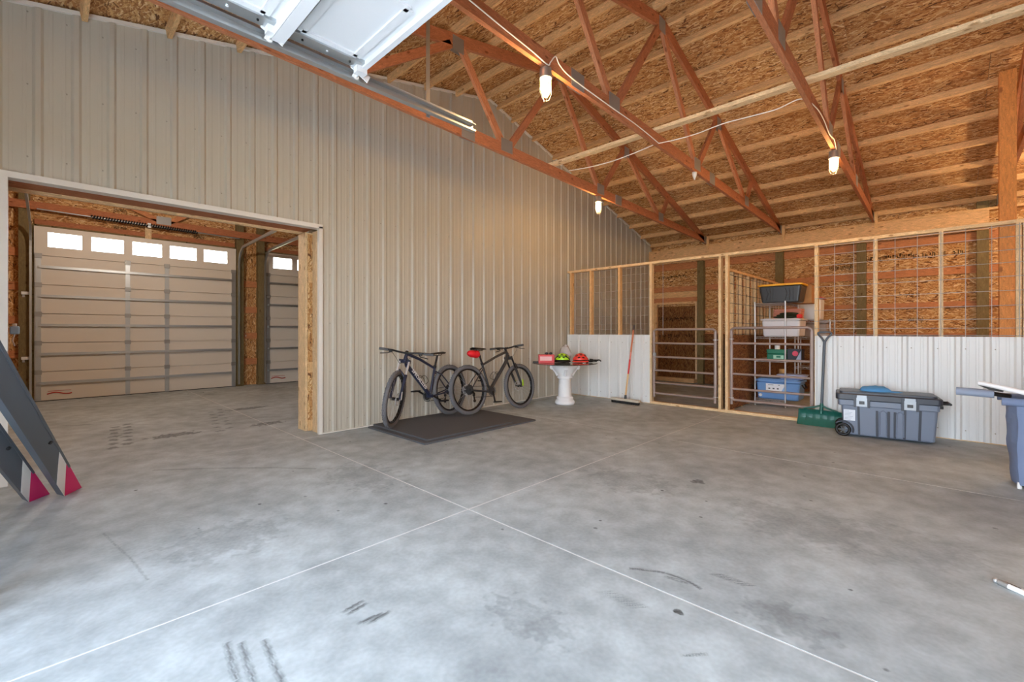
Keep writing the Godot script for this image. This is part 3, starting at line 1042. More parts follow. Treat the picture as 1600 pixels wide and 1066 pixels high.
	for a in [[1.92, 0.27, "upper"], [0.78, 0.27, "lower"]]:
		var pe := thing("door_sensor", "%s pale sensor box on the dark post left of the wide garage door" % a[2], "sensor", Vector3(GX + 0.05, a[0], a[1]), 0.0, "pale boxes on the dark post")
		part("box", mb().box(Vector3(0, 0, 0), Vector3(0.05, 0.05, 0.09)), M.whiteplastic, pe)
		part("bracket", mb().box(Vector3(-0.012, -0.04, 0.02), Vector3(0.02, 0.06, 0.03)), M.galv, pe)
	var sp := thing("sensor_box", "pale blue box with a dangling cord on the near jamb of the opening", "box", Vector3(WX - 0.44, 1.26, 0.2))
	part("box", mb().rbox(Vector3(0, 0, 0), Vector3(0.06, 0.07, 0.06), 0.012), sm_(Color(0.62, 0.76, 0.88), 0.4), sp)
	part("cap", mb().cyl(Vector3(0, 0.035, 0), Vector3(0, 0.06, 0), 0.014, 8), M.whiteplastic, sp)
	part("cord", mb().tube([Vector3(0, -0.035, 0), Vector3(0.0, -0.09, 0.012), Vector3(0.0, -0.14, 0.0)], 0.006, 6), M.whiteplastic, sp)

# ======================================================= stalls
func mesh_panel(o: Vector3, along: Vector3, us_: Array, ys: Array, a: float, b: float, y0: float, y1: float, parent: Node, m: Material) -> void:
	var q := mb()
	for u in us_:
		q.cyl(o + along * u + Vector3.UP * y0, o + along * u + Vector3.UP * y1, 0.0036, 5)
	for y in ys:
		q.cyl(o + along * a + Vector3.UP * y, o + along * b + Vector3.UP * y, 0.0036, 5)
	part("wire_mesh", q, m, parent)

func build_partition() -> void:
	var p := thing("wall_partition", "stall front of pine studs, wire mesh and pale ribbed steel", "partition", Vector3.ZERO, 0.0, "", "structure")
	var zc := PZ - 0.05
	var stud := func(x: float, y0 := 0.04, y1 := 2.42, m: Material = M.pine): wood_bar("stud", Vector3(x, y0, zc), Vector3(x, y1, zc), 0.04, 0.088, m, p, Vector3(0, 0, 1))
	for x in [-5.36, -4.89, -4.27, -3.65]:
		stud.call(x, 0.04, 2.42, M.purlin if x < -4 else M.pine)
	for x in [-2.5, -2.4]:
		stud.call(x, 0.0)
	for x in [-1.24, -0.615, -0.015, 0.59, 1.2, 1.81, 2.42]:
		stud.call(x)
	stud.call(0.64)
	wood_bar("top_plate", Vector3(WX + 0.02, 2.44, zc), Vector3(RX, 2.44, zc), 0.088, 0.04, M.pine, p, Vector3.UP)
	wood_bar("sill_plate", Vector3(-3.67, 0.02, zc), Vector3(-1.22, 0.02, zc), 0.088, 0.04, M.pine, p, Vector3.UP)
	wood_bar("sill_plate", Vector3(WX + 0.02, 0.02, zc), Vector3(-3.67, 0.02, zc), 0.088, 0.04, M.pine, p, Vector3.UP)
	wood_bar("sill_plate", Vector3(-1.22, 0.02, zc), Vector3(RX, 0.02, zc), 0.088, 0.04, M.pine, p, Vector3.UP)
	for s in [[-5.42, -3.63], [-1.26, RX]]:
		wood_bar("rail", Vector3(s[0], 1.165, zc - 0.02), Vector3(s[1], 1.165, zc - 0.02), 0.04, 0.04, M.pine, p, Vector3.UP)
	# ribbed steel below the mesh
	var sp := 0.2305
	var lo := func(_x): return 0.012
	var hi := func(_x): return 1.19
	for s in [[-5.42, -3.66, 5], [-1.25, RX, 17]]:
		var r0 := -1.025 - sp * (20 if s[0] < -2 else 4)
		var k := 0
		while r0 + sp * k < s[1]:
			var a := maxf(r0 + sp * k - 0.034, s[0])
			var b := minf(r0 + sp * (k + 4) - 0.034, s[1])
			if b > a + 0.02:
				var ribs := []
				for j in 4: ribs.append(r0 + sp * (k + j))
				steel_panel(Vector3(0, 0, PZ + 0.002), Vector3(1, 0, 0), Vector3(0, 0, 1), ribs, a, b, lo, hi, [], p, [0.12, 1.05], M.steel_pale)
			k += 4
	# welded wire above it
	var ys := [2.40, 2.279, 2.137, 2.001, 1.851, 1.696, 1.535, 1.388, 1.287, 1.205]
	var us2 := []
	for k in 19: us2.append(-1.034 + 0.2035 * k)
	mesh_panel(Vector3(0, 0, PZ + 0.004), Vector3(1, 0, 0), us2, ys, -1.26, 2.5, 1.19, 2.42, p, M.wire)
	var us1 := []
	for k in 10: us1.append(-5.3 + 0.2035 * k)
	mesh_panel(Vector3(0, 0, PZ - 0.1), Vector3(1, 0, 0), us1, ys, -5.4, -3.65, 1.19, 2.42, p, M.wire)
	# the divider between the two stalls
	var d := thing("wall_divider", "stud divider with wire mesh over dark boards between the stalls", "partition", Vector3.ZERO, 0.0, "", "structure")
	for z in [-7.62, -8.02, -8.42, -8.82, -9.22, -9.62, -10.02, -10.42, -10.7]:
		wood_bar("stud", Vector3(-2.45, 0, z), Vector3(-2.45, 2.2, z), 0.04, 0.088, M.pine, d, Vector3.RIGHT)
	wood_bar("top_plate", Vector3(-2.45, 2.22, PZ - 0.1), Vector3(-2.45, 2.22, -10.73), 0.088, 0.04, M.purlin, d, Vector3.UP)
	var vz := []
	for k in 17: vz.append(7.4 + 0.2 * k)
	mesh_panel(Vector3(-2.4, 0, 0), Vector3(0, 0, -1), vz, ys.slice(2), 7.35, 10.7, 1.19, 2.2, d, M.blackmetal)
	for s in [[-7.36, -8.56], [-8.56, -9.78], [-9.78, -10.7]]:
		sheet("kick_board", Vector3(-2.393, 0.61, (s[0] + s[1]) * 0.5), Vector3(0.018, 1.16, s[0] - s[1] - 0.004), M.osb_dark, d)
		sheet("kick_board", Vector3(-2.505, 0.61, (s[0] + s[1]) * 0.5), Vector3(0.018, 1.16, s[0] - s[1] - 0.004), M.osb_dark, d)

func build_gates() -> void:
	for g in [[-3.595, -2.56, "barred steel gate of the first stall with a chain latch", 1, [1.285, 1.05, 0.815, 0.585, 0.372, 0.19]], [-2.335, -1.285, "barred steel gate in front of the stall with the shelving", 0, [1.304, 1.069, 0.834, 0.604, 0.377, 0.207]]]:
		var a: float = g[0]
		var b: float = g[1]
		var t := thing("stall_gate", g[2], "gate", Vector3((a + b) * 0.5, 0, PZ - 0.01), 0.0, "stall gates")
		var h := (b - a) * 0.5
		var ys: Array = g[4]
		var q := mb()
		var R := 0.019
		# outer loop with rounded corners
		var loop := []
		for c in [[h, ys[0], 0.0], [-h, ys[0], PI * 0.5], [-h, ys[5], PI], [h, ys[5], PI * 1.5]]:
			for k in 5:
				var an: float = c[2] + k / 4.0 * PI * 0.5
				loop.append(Vector3(c[0] - signf(c[0]) * 0.06 + cos(an) * 0.06, c[1] + (-0.06 if c[1] > 0.6 else 0.06) + sin(an) * 0.06, 0))
		q.tube(loop, R, 10, true)
		part("frame", q, M.gate, t)
		for i in range(1, 5):
			part("rail", mb().cyl(Vector3(-h, ys[i], 0), Vector3(h, ys[i], 0), 0.017, 8), M.gate, t)
		for s in [-1, 1]:
			part("end_tube", mb().cyl(Vector3(s * (h - 0.01), ys[5] - 0.07, 0), Vector3(s * (h - 0.01), ys[0] - 0.05, 0), 0.021, 10), M.gate, t)
		# hinges towards the doubled post
		var hs := 1.0 if g[3] else -1.0
		for y in [ys[0] - 0.17, ys[5] + 0.03]:
			var hq := mb()
			hq.cyl(Vector3(hs * (h - 0.03), y, 0.0), Vector3(hs * (h + 0.035), y, -0.0), 0.008, 6)
			hq.torus(Vector3(hs * (h - 0.01), y, 0), Vector3.UP, 0.026, 0.007, 16, 6)
			part("hinge", hq, M.chrome, t)
		if g[3]:
			var ch := mb()
			for k in 8:
				ch.torus(Vector3(-h + 0.04, 0.83 - k * 0.032, 0.025), Vector3(1, 0, 0) if k % 2 else Vector3(0, 0, 1), 0.014, 0.0035, 10, 5)
			part("chain", ch, M.chrome, t)
			part("latch", mb().box(Vector3(-h + 0.03, 0.86, 0.02), Vector3(0.05, 0.05, 0.02)), M.galv, t)

# ======================================================= overhead door
func build_overhead_door() -> void:
	# the open door stored level above the camera
	var X0 := -2.84
	var X1 := 2.02
	var Y := 3.035
	var ZE := -1.49
	var h := 0.545
	var d := thing("overhead_door", "open white panelled overhead door on galvanised ceiling tracks", "garage door", Vector3(X0, Y, ZE))
	var W := X1 - X0
	for s in 5:
		var z := s * h
		var q := mb()
		q.box(Vector3(W * 0.5, 0.02, z + h * 0.5), Vector3(W, 0.03, h - 0.006))
		# stamped panels: sunk field with a sloping border
		var n := 6
		var pw := W / n
		var sec := part("section", q, M.door_white, d)
		var lips := mb()
		lips.box(Vector3(W * 0.5, -0.012, z + 0.018), Vector3(W, 0.034, 0.034))
		lips.box(Vector3(W * 0.5, -0.012, z + h - 0.022), Vector3(W, 0.034, 0.034))
		part("edge_flange", lips, M.door_white, sec)
		for k in n:
			var cx := (k + 0.5) * pw
			var rx := pw * 0.5 - 0.1
			var rz := h * 0.5 - 0.1
			var fr := mb()
			var cz := z + h * 0.5
			var o := [Vector3(cx - rx, 0.006, cz - rz), Vector3(cx + rx, 0.006, cz - rz), Vector3(cx + rx, 0.006, cz + rz), Vector3(cx - rx, 0.006, cz + rz)]
			for i in 4:
				var a: Vector3 = o[i]
				var b: Vector3 = o[(i + 1) % 4]
				fr.bar(a, b, 0.05, 0.026, Vector3.UP)
			part("panel_moulding", fr, M.door_white, sec)
	# galvanised end stiles with holes, centre stiles
	for s in 5:
		var q := mb()
		q.box(Vector3(0.045, -0.006, s * h + h * 0.5), Vector3(0.09, 0.024, h - 0.01))
		var st := part("end_stile", q, M.galv, d)
		for k in 3:
			part("bolt", mb().cyl(Vector3(0.05, -0.016, s * h + 0.12 + k * 0.15), Vector3(0.05, -0.026, s * h + 0.12 + k * 0.15), 0.007, 6), M.blackmetal if k != 1 else M.door_white, st)
	# hat-shaped strut across each joint
	for s in [1, 2, 3, 4]:
		var q := mb()
		q.box(Vector3(W * 0.5, -0.045, s * h - 0.03), Vector3(W, 0.05, 0.006))
		q.box(Vector3(W * 0.5, -0.045, s * h + 0.03), Vector3(W, 0.05, 0.006))
		q.box(Vector3(W * 0.5, -0.069, s * h), Vector3(W, 0.006, 0.066))
		part("strut", q, M.door_white, d)
	# rollers and hinges at the joints
	for s in 5:
		var q := mb()
		q.box(Vector3(0.03, -0.035, s * h + 0.035), Vector3(0.05, 0.05, 0.07))
		q.cyl(Vector3(0.03, -0.05, s * h + 0.035), Vector3(-0.05, -0.05, s * h + 0.035), 0.008, 8)
		q.bar(Vector3(0.0, -0.06, s * h - 0.04), Vector3(0.0, 0.0, s * h + 0.08), 0.05, 0.008, Vector3.RIGHT)
		var hg := part("roller_hinge", q, M.door_white, d)
		part("roller", mb().cyl(Vector3(-0.032, -0.05, s * h + 0.035), Vector3(-0.05, -0.05, s * h + 0.035), 0.022, 14), M.whiteplastic, hg)
	# track: a C channel along the door, with an angle iron over it, hung from a strap
	var t := mb()
	var z0 := -1.05
	var z1 := 2.45
	t.box(Vector3(-0.075, -0.045, (z0 + z1) * 0.5), Vector3(0.003, 0.06, z1 - z0))
	t.box(Vector3(-0.055, -0.076, (z0 + z1) * 0.5), Vector3(0.042, 0.003, z1 - z0))
	t.box(Vector3(-0.055, -0.014, (z0 + z1) * 0.5), Vector3(0.042, 0.003, z1 - z0))
	t.box(Vector3(-0.034, -0.070, (z0 + z1) * 0.5), Vector3(0.003, 0.014, z1 - z0))
	part("track", t, M.galv, d)
	var ai := mb()
	ai.box(Vector3(-0.08, 0.0, (z0 + 1.3) * 0.5), Vector3(0.003, 0.05, 1.3 - z0))
	ai.box(Vector3(-0.1, 0.025, (z0 + 1.3) * 0.5), Vector3(0.045, 0.003, 1.3 - z0))
	part("angle_iron", ai, M.galv, d)
	part("angle_iron", mb().box(Vector3(-0.1, 0.022, -0.55), Vector3(0.05, 0.003, 0.7)), M.door_white, d)
	part("hanger_strap", mb().box(Vector3(-0.095, 0.34, -0.6), Vector3(0.003, 0.86, 0.035)), M.galv, d)
	var t2 := mb()
	t2.box(Vector3(W + 0.075, -0.045, (z0 + z1) * 0.5), Vector3(0.003, 0.06, z1 - z0))
	t2.box(Vector3(W + 0.055, -0.076, (z0 + z1) * 0.5), Vector3(0.042, 0.003, z1 - z0))
	part("track", t2, M.galv, d)

# ======================================================= lamps
func build_lamps() -> void:
	var bulb := sm_(Color(1, 0.9, 0.7), 0.4)
	bulb.emission_enabled = true
	bulb.emission = Color(1.0, 0.78, 0.42)
	bulb.emission_energy_multiplier = 9.0
	var warm := Color(1.0, 0.78, 0.5)
	var spots := [[-2.45, -2.96, "lit jar lamp under the truss nearest the overhead door", 0.6, warm], [-0.94, -6.54, "lit jar lamp under the third truss in front of the roof purlins", 0.6, warm], [-4.0, -6.16, "lit jar lamp under the truss beside the steel wall", 0.6, warm], [-8.6, -1.0, "bright jar lamp hanging in the next bay above the opening", 2.6, Color(1.0, 0.94, 0.88)], [1.7, -8.9, "bright jar lamp over the last stall beyond the orange post", 2.4, Color(1.0, 0.87, 0.7)]]
	for s in spots:
		var y := chord_y(s[1])
		var l := thing("ceiling_lamp", s[2], "lamp", Vector3(s[0], y, s[1]), 0.0, "jar lamps under the trusses")
		part("cap", mb().lathe([Vector2(0.001, -0.1), Vector2(0.052, -0.1), Vector2(0.055, -0.09), Vector2(0.05, -0.01), Vector2(0.03, 0.0), Vector2(0.001, 0.0)], 16), M.galv, l)
		var jar := []
		for i in 11:
			var t := i / 10.0
			jar.append(Vector2(0.046 * sqrt(maxf(0.0, 1.0 - pow(1.0 - t, 3.0))) + 0.001, -0.26 + 0.16 * t))
		part("glass_jar", mb().lathe(jar, 16), M.glass, l)
		part("bulb", mb().ball(Vector3(0, -0.17, 0), Vector3(0.032, 0.055, 0.032), 12, 8), bulb, l)
		var gq := mb()
		for k in 4:
			var a := k * PI * 0.5 + 0.4
			var dv := Vector3(cos(a), 0, sin(a))
			gq.tube([dv * 0.054 + Vector3(0, -0.1, 0), dv * 0.054 + Vector3(0, -0.22, 0), dv * 0.03 + Vector3(0, -0.275, 0), Vector3(0, -0.285, 0)], 0.002, 5)
		part("wire_guard", gq, M.galv, l)
		var om := OmniLight3D.new()
		om.name = "light"
		om.position = Vector3(0, -0.17, 0)
		om.light_color = s[4]
		om.light_energy = s[3]
		om.light_size = 0.05
		om.omni_range = 20.0
		om.omni_attenuation = 2.0
		om.shadow_enabled = true
		l.add_child(om)
	# an empty lamp holder under the second truss
	var eh := thing("lamp_holder", "small unlit white lamp holder under the second truss", "lamp holder", Vector3(-2.45, chord_y(-6.15), -6.15))
	part("socket", mb().lathe([Vector2(0.001, -0.07), Vector2(0.02, -0.07), Vector2(0.03, -0.03), Vector2(0.032, 0.0), Vector2(0.001, 0.0)], 14), M.whiteplastic, eh)
	part("plug", mb().cyl(Vector3(0, -0.07, 0), Vector3(0, -0.1, 0), 0.012, 8), M.whiteplastic, eh)
	# white cable strung along the trusses and the brace
	var c1 := func(z): return chord_y(z)
	var q := []
	for p in [[0.9, 0.11], [0.0, 0.1], [-1.0, 0.12], [-1.8, 0.09], [-2.4, 0.05], [-2.75, 0.03], [-2.95, 0.01]]:
		q.append(Vector3(-2.42, c1.call(p[0]) + p[1], p[0]))
	for p in [[-2.99, 0.05], [-3.06, 0.13], [-3.12, 0.08], [-3.3, 0.045], [-3.9, 0.04], [-4.5, 0.045], [-5.02, 0.02]]:
		q.append(Vector3(-2.42, c1.call(p[0]) + p[1], p[0]))
	tag(part(numbered("lamp_cable"), mb().tube(smooth(q), 0.0055, 6), M.cable, self), "white cable running along the second truss through its lit lamp", "cable")
	var q2 := [Vector3(-2.42, c1.call(-5.02) + 0.02, -5.02)]
	for t in [0.12, 0.3, 0.5, 0.68, 0.85, 1.0]:
		q2.append(Vector3(lerpf(-2.42, -0.98, t), 3.5 - 0.035 * sin(t * PI) - 0.02 * sin(t * 9.0), -5.04))
	for p in [[-5.3, 0.03], [-5.7, 0.06], [-6.05, 0.02], [-6.35, 0.06], [-6.47, 0.0], [-6.52, -0.01]]:
		q2.append(Vector3(-0.91, c1.call(p[0]) + p[1], p[0]))
	tag(part(numbered("lamp_cable"), mb().tube(smooth(q2), 0.0055, 6), M.cable, self), "white cable hanging under the pale brace to the third truss lamp", "cable")
	var q3 := []
	for t in [0.0, 0.2, 0.45, 0.7, 0.9, 1.0]:
		q3.append(Vector3(lerpf(-2.48, -3.75, t), 3.49 - 0.05 * sin(t * PI), -5.04))
	tag(part(numbered("lamp_cable"), mb().tube(smooth(q3), 0.0055, 6), M.cable, self), "white cable drooping below the left end of the pale brace", "cable")

func smooth(pts: Array, n := 6) -> Array:
	var out := []
	for i in pts.size() - 1:
		var a: Vector3 = pts[maxi(i - 1, 0)]
		var b: Vector3 = pts[i]
		var c: Vector3 = pts[i + 1]
		var d: Vector3 = pts[mini(i + 2, pts.size() - 1)]
		for k in n:
			out.append(b.cubic_interpolate(c, a, d, float(k) / n))
	out.append(pts[pts.size() - 1])
	return out

# ======================================================= bicycles
func make_wheel(parent: Node3D, c: Vector3, xf: Transform3D, spin: float, rear: bool) -> void:
	var Z := Vector3(0, 0, 1)
	var q := mb()
	q.torus(Vector3.ZERO, Z, 0.331, 0.029, 56, 10)
	for k in 66:   # tread blocks
		var a := TAU * k / 66.0
		var b := Basis(Z, a)
		for s in ([-0.5, 0.5] if k % 2 else [-0.72, 0.0, 0.72]):
			var r := 0.331 + 0.029 * cos(s) + 0.001
			q.box(b * Vector3(r, 0, 0.029 * sin(s)), Vector3(0.006, 0.014, 0.011), b * Basis(Vector3.UP, -s))
	var w := part("wheel", q, M.tyre, parent)
	w.transform = xf * Transform3D(Basis(Z, spin), c)
	var rim := mb()
	for s in [-0.011, 0.011]:
		rim.torus(Vector3(0, 0, s), Z, 0.296, 0.0105, 56, 6)
	part("rim", rim, M.rim, w)
	var sp := mb()
	for k in 28:
		var a := TAU * k / 28.0
		var hz := 0.028 * (1 if k % 2 else -1)
		var a2 := a + 0.25 * (1 if (k / 2) % 2 else -1) * 4.0
		sp.cyl(Vector3(cos(a2) * 0.026, sin(a2) * 0.026, hz), Vector3(cos(a) * 0.29, sin(a) * 0.29, 0), 0.0013, 4)
	part("spokes", sp, M.chrome, w)
	part("hub", mb().cyl(Vector3(0, 0, -0.05), Vector3(0, 0, 0.05), 0.02, 12), M.black, w)
	var dq := mb()
	dq.torus(Vector3(0, 0, -0.04), Z, 0.074, 0.006, 28, 5)
	for k in 5:
		var a := TAU * k / 5.0
		dq.cyl(Vector3(cos(a) * 0.02, sin(a) * 0.02, -0.04), Vector3(cos(a + 0.3) * 0.07, sin(a + 0.3) * 0.07, -0.04), 0.004, 5)
	part("brake_disc", dq, M.chrome, w)
	if rear:
		var cs := mb()
		for k in 7:
			cs.cyl(Vector3(0, 0, 0.016 + k * 0.005), Vector3(0, 0, 0.0195 + k * 0.005), 0.078 - 0.0085 * k, 22)
		part("cassette", cs, M.graphite, w)

func make_bike(label: String, at: Vector3, heading: Vector2, lean: float, steer: float, fm: Material, accent: Material, bag: bool, drop: float, pitch: float) -> Node3D:
	var t := thing("mountain_bike", label, "bicycle", at, atan2(-heading.y, heading.x), "mountain bikes leaning on the steel wall")
	t.basis = t.basis * Basis(Vector3.RIGHT, lean) * Basis(Vector3(0, 0, 1), pitch)
	var wb := 1.1 if not bag else 1.12
	var RA := Vector3(0, 0.36, 0)
	var FA := Vector3(wb, 0.36, 0)
	var BB := Vector3(0.43, 0.315, 0)
	var ST := Vector3(0.30, 0.74 - drop * 0.4, 0)
	var HL := Vector3(wb - 0.237, 0.835, 0)
	var ax := Vector3(-0.3746, 0.927, 0)
	var HU := HL + ax * (0.11 - drop * 0.4)
	# frame
	var f := mb()
	f.tube([HL + ax * 0.09, Vector3(0.6, 0.835, 0), ST - Vector3(0, 0.02, 0)], 0.022, 10, false, 0.016)
	f.tube([HL + ax * 0.03, Vector3(0.84, 0.77, 0), BB + Vector3(0.02, 0.03, 0)], 0.030, 12, false, 0.027)
	f.cyl(BB, ST + Vector3(-0.006, 0.02, 0), 0.018, 10)
	f.cyl(HL - ax * 0.01, HU, 0.026, 12, 0.022)
	for s in [-1.0, 1.0]:
		f.tube([BB + Vector3(-0.03, 0, 0.03 * s), Vector3(0.25, 0.325, 0.045 * s), RA + Vector3(0.02, -0.005, 0.062 * s)], 0.012, 8, false, 0.009)
		f.tube([ST + Vector3(0.01, -0.06, 0.02 * s), Vector3(0.22, 0.6, 0.042 * s), RA + Vector3(0.01, 0.015, 0.062 * s)], 0.009, 8, false, 0.008)
		f.box(RA + Vector3(0.01, 0, 0.062 * s), Vector3(0.05, 0.05, 0.006))
	f.cyl(BB - Vector3(0, 0, 0.045), BB + Vector3(0, 0, 0.045), 0.024, 14)
	var fr := part("frame", f, fm, t)
	# steering parts turn about the head tube
	var st := Transform3D(Basis(ax, steer), Vector3.ZERO)
	st.origin = HL - st.basis * HL
	make_wheel(t, RA, Transform3D.IDENTITY, 0.3, true)
	make_wheel(t, FA, st, 1.1, false)
	var fk := mb()
	var crown := HL - ax * 0.02
	fk.bar(crown + Vector3(0.0, 0, -0.075), crown + Vector3(0.0, 0, 0.075), 0.04, 0.045, ax)
	for s in [-1.0, 1.0]:
		var top := crown + Vector3(0.012, 0, 0.062 * s)
		var low := FA + Vector3(-0.01, 0.0, 0.062 * s)
		fk.tube([top.lerp(low, 0.35), top.lerp(low, 0.8), low], 0.022, 10, false, 0.016)
	fk.tube([crown.lerp(FA, 0.42) + Vector3(0.05, 0.02, -0.062), crown.lerp(FA, 0.3) + Vector3(0.09, 0.05, 0), crown.lerp(FA, 0.42) + Vector3(0.05, 0.02, 0.062)], 0.012, 8)
	var fo := part("fork", fk, fm, t)
	fo.transform = st
	var sq := mb()
	for s in [-1.0, 1.0]:
		var top := crown + Vector3(0.012, 0, 0.062 * s)
		var low := FA + Vector3(-0.01, 0.0, 0.062 * s)
		sq.cyl(top, top.lerp(low, 0.38), 0.015, 10)
	part("stanchions", sq, M.chrome if not bag else M.blackmetal, fo)
	for s in [-1.0, 1.0]:
		part("fork_decal", mb().box(FA + Vector3(-0.01, 0.05, 0.083 * s), Vector3(0.03, 0.1, 0.004)), accent, fo)
	var sm2 := mb()
	sm2.cyl(HU, HU + ax * 0.05, 0.019, 10)
	var clamp := HU + ax * (0.05 - drop * 0.4) + Vector3(0.06, 0.012, 0)
	sm2.cyl(HU + ax * 0.04, clamp, 0.017, 10)
	var sto := part("stem", sm2, M.black, t)
	sto.transform = st
	part("stem_cap", mb().cyl(HU + ax * 0.05, HU + ax * 0.062, 0.02, 14), M.chrome if not bag else M.black, sto)
	var hb := mb()
	hb.tube(smooth([clamp + Vector3(-0.035, 0.012, -0.36), clamp + Vector3(-0.02, 0.014, -0.2), clamp + Vector3(0, 0.0, -0.05), clamp + Vector3(0, 0, 0.05), clamp + Vector3(-0.02, 0.014, 0.2), clamp + Vector3(-0.035, 0.012, 0.36)], 4), 0.0125, 8)
	var h := part("handlebar", hb, M.black, t)
	h.transform = st
	for s in [-1.0, 1.0]:
		part("grip", mb().cyl(clamp + Vector3(-0.037, 0.012, 0.365 * s), clamp + Vector3(-0.026, 0.013, 0.24 * s), 0.017, 12), M.rubber, h)
		var lv := mb()
		lv.box(clamp + Vector3(-0.01, 0.0, 0.2 * s), Vector3(0.035, 0.03, 0.04))
		lv.tube([clamp + Vector3(0.01, -0.01, 0.19 * s), clamp + Vector3(0.055, -0.025, 0.22 * s), clamp + Vector3(0.04, -0.04, 0.32 * s)], 0.006, 6)
		part("brake_lever", lv, M.black, h)
	# cables in a loop before the head tube
	var cq := mb()
	for s in [-1.0, 1.0]:
		cq.tube(smooth([clamp + Vector3(0.01, -0.005, 0.18 * s), clamp + Vector3(0.09, -0.05, 0.1 * s), clamp + Vector3(0.07, -0.14, 0.03 * s), HL + Vector3(0.02, 0.01, 0.028 * s)], 4), 0.0028, 5)
	var co := part("brake_cables", cq, M.black, t)
	co.transform = st
	# saddle
	var SP := ST + Vector3(-0.065, 0.21 - drop * 0.6, 0)
	part("seatpost", mb().cyl(ST, SP, 0.0145, 10), M.black, t)
	part("seat_clamp", mb().cyl(ST - Vector3(-0.004, 0.01, 0), ST + Vector3(-0.006, 0.02, 0), 0.023, 12), M.black, t)
	var sd := mb()
	var prof := [[-0.13, 0.070, 0.030], [-0.09, 0.074, 0.036], [-0.03, 0.055, 0.034], [0.03, 0.032, 0.030], [0.10, 0.020, 0.027], [0.14, 0.012, 0.018]]
	for i in prof.size() - 1:
		var a: Array = prof[i]
		var b: Array = prof[i + 1]
		for k in 8:
			var u0 := k / 8.0 * PI
			var u1 := (k + 1) / 8.0 * PI
			var pt := func(p: Array, u: float): return SP + Vector3(0.02 + p[0], 0.02 + p[2] * sin(u) * 0.8 + (0.008 if p[0] < -0.1 else 0.0), p[1] * cos(u))
			sd.quad(pt.call(a, u0), pt.call(b, u0), pt.call(b, u1), pt.call(a, u1))
		sd.quad(SP + Vector3(0.02 + a[0], 0.018, -a[1]), SP + Vector3(0.02 + b[0], 0.018, -b[1]), SP + Vector3(0.02 + b[0], 0.018, b[1]), SP + Vector3(0.02 + a[0], 0.018, a[1]))
	for s in [-1.0, 1.0]:
		sd.tube([SP + Vector3(-0.08, 0.03, 0.03 * s), SP + Vector3(-0.05, 0.002, 0.022 * s), SP + Vector3(0.06, 0.002, 0.022 * s), SP + Vector3(0.12, 0.03, 0.008 * s)], 0.0045, 6)
	part("saddle", sd, M.black, t)
	if bag:
		var bq := mb()
		bq.ball(SP + Vector3(-0.12, -0.045, 0), Vector3(0.10, 0.055, 0.055), 16, 10, Basis(Vector3(0, 0, 1), -0.1))
		bq.ball(SP + Vector3(-0.05, -0.05, 0), Vector3(0.075, 0.06, 0.05), 14, 8)
		part("saddle_bag", bq, sm_(Color(0.9, 0.1, 0.16), 0.55), t)
	# drive train on the right
	var ck := mb()
	ck.torus(BB + Vector3(0, 0, 0.052), Vector3(0, 0, 1), 0.075, 0.005, 30, 5)
	ck.cyl(BB + Vector3(0, 0, 0.05), BB + Vector3(0, 0, 0.054), 0.062, 20)
	var cr := part("chainring", ck, M.graphite, t)
	var an := -1.35 if bag else 0.5
	for s in [-1.0, 1.0]:
		var dv = Vector3(cos(an), sin(an), 0) * 0.17 * s
		var z = 0.065 * s
		part("crank_arm", mb().bar(BB + Vector3(0, 0, z), BB + Vector3(0, 0, z) + dv, 0.022, 0.014, Vector3(0, 0, 1)), M.black, cr)
		part("pedal", mb().box(BB + Vector3(0, 0, z + 0.055 * s) + dv, Vector3(0.1, 0.018, 0.09)), M.black, cr)
	var chn := mb()
	chn.tube([BB + Vector3(0, 0.077, 0.052), RA + Vector3(0, 0.045, 0.04)], 0.004, 5)
	chn.tube([BB + Vector3(0, -0.077, 0.052), RA + Vector3(0.07, -0.115, 0.045)], 0.004, 5)
	part("chain", chn, M.blackmetal, t)
	var rd := mb()
	rd.bar(RA + Vector3(0.01, -0.03, 0.07), RA + Vector3(0.06, -0.07, 0.055), 0.03, 0.02, Vector3(0, 0, 1))
	rd.bar(RA + Vector3(0.05, -0.07, 0.05), RA + Vector3(0.065, -0.17, 0.05), 0.02, 0.012, Vector3(0, 0, 1))
	rd.cyl(RA + Vector3(0.055, -0.08, 0.042), RA + Vector3(0.055, -0.08, 0.054), 0.022, 12)
	rd.cyl(RA + Vector3(0.065, -0.165, 0.042), RA + Vector3(0.065, -0.165, 0.054), 0.022, 12)
	part("derailleur", rd, M.black, t)
	# bottle cage
	var bc := mb()
	var dt := (HL - BB).normalized()
	var nn := Vector3(-dt.y, dt.x, 0)
	var c0 := BB + dt * 0.25 + nn * 0.034
	for s in [-1.0, 1.0]:
		bc.tube(smooth([c0 - dt * 0.06 + nn * 0.0, c0 - dt * 0.06 + nn * 0.06 + Vector3(0, 0, 0.034 * s), c0 + dt * 0.02 + nn * 0.07 + Vector3(0, 0, 0.036 * s), c0 + dt * 0.07 + nn * 0.04 + Vector3(0, 0, 0.034 * s), c0 + dt * 0.05], 4), 0.0035, 5)
	part("bottle_cage", bc, M.black, t)
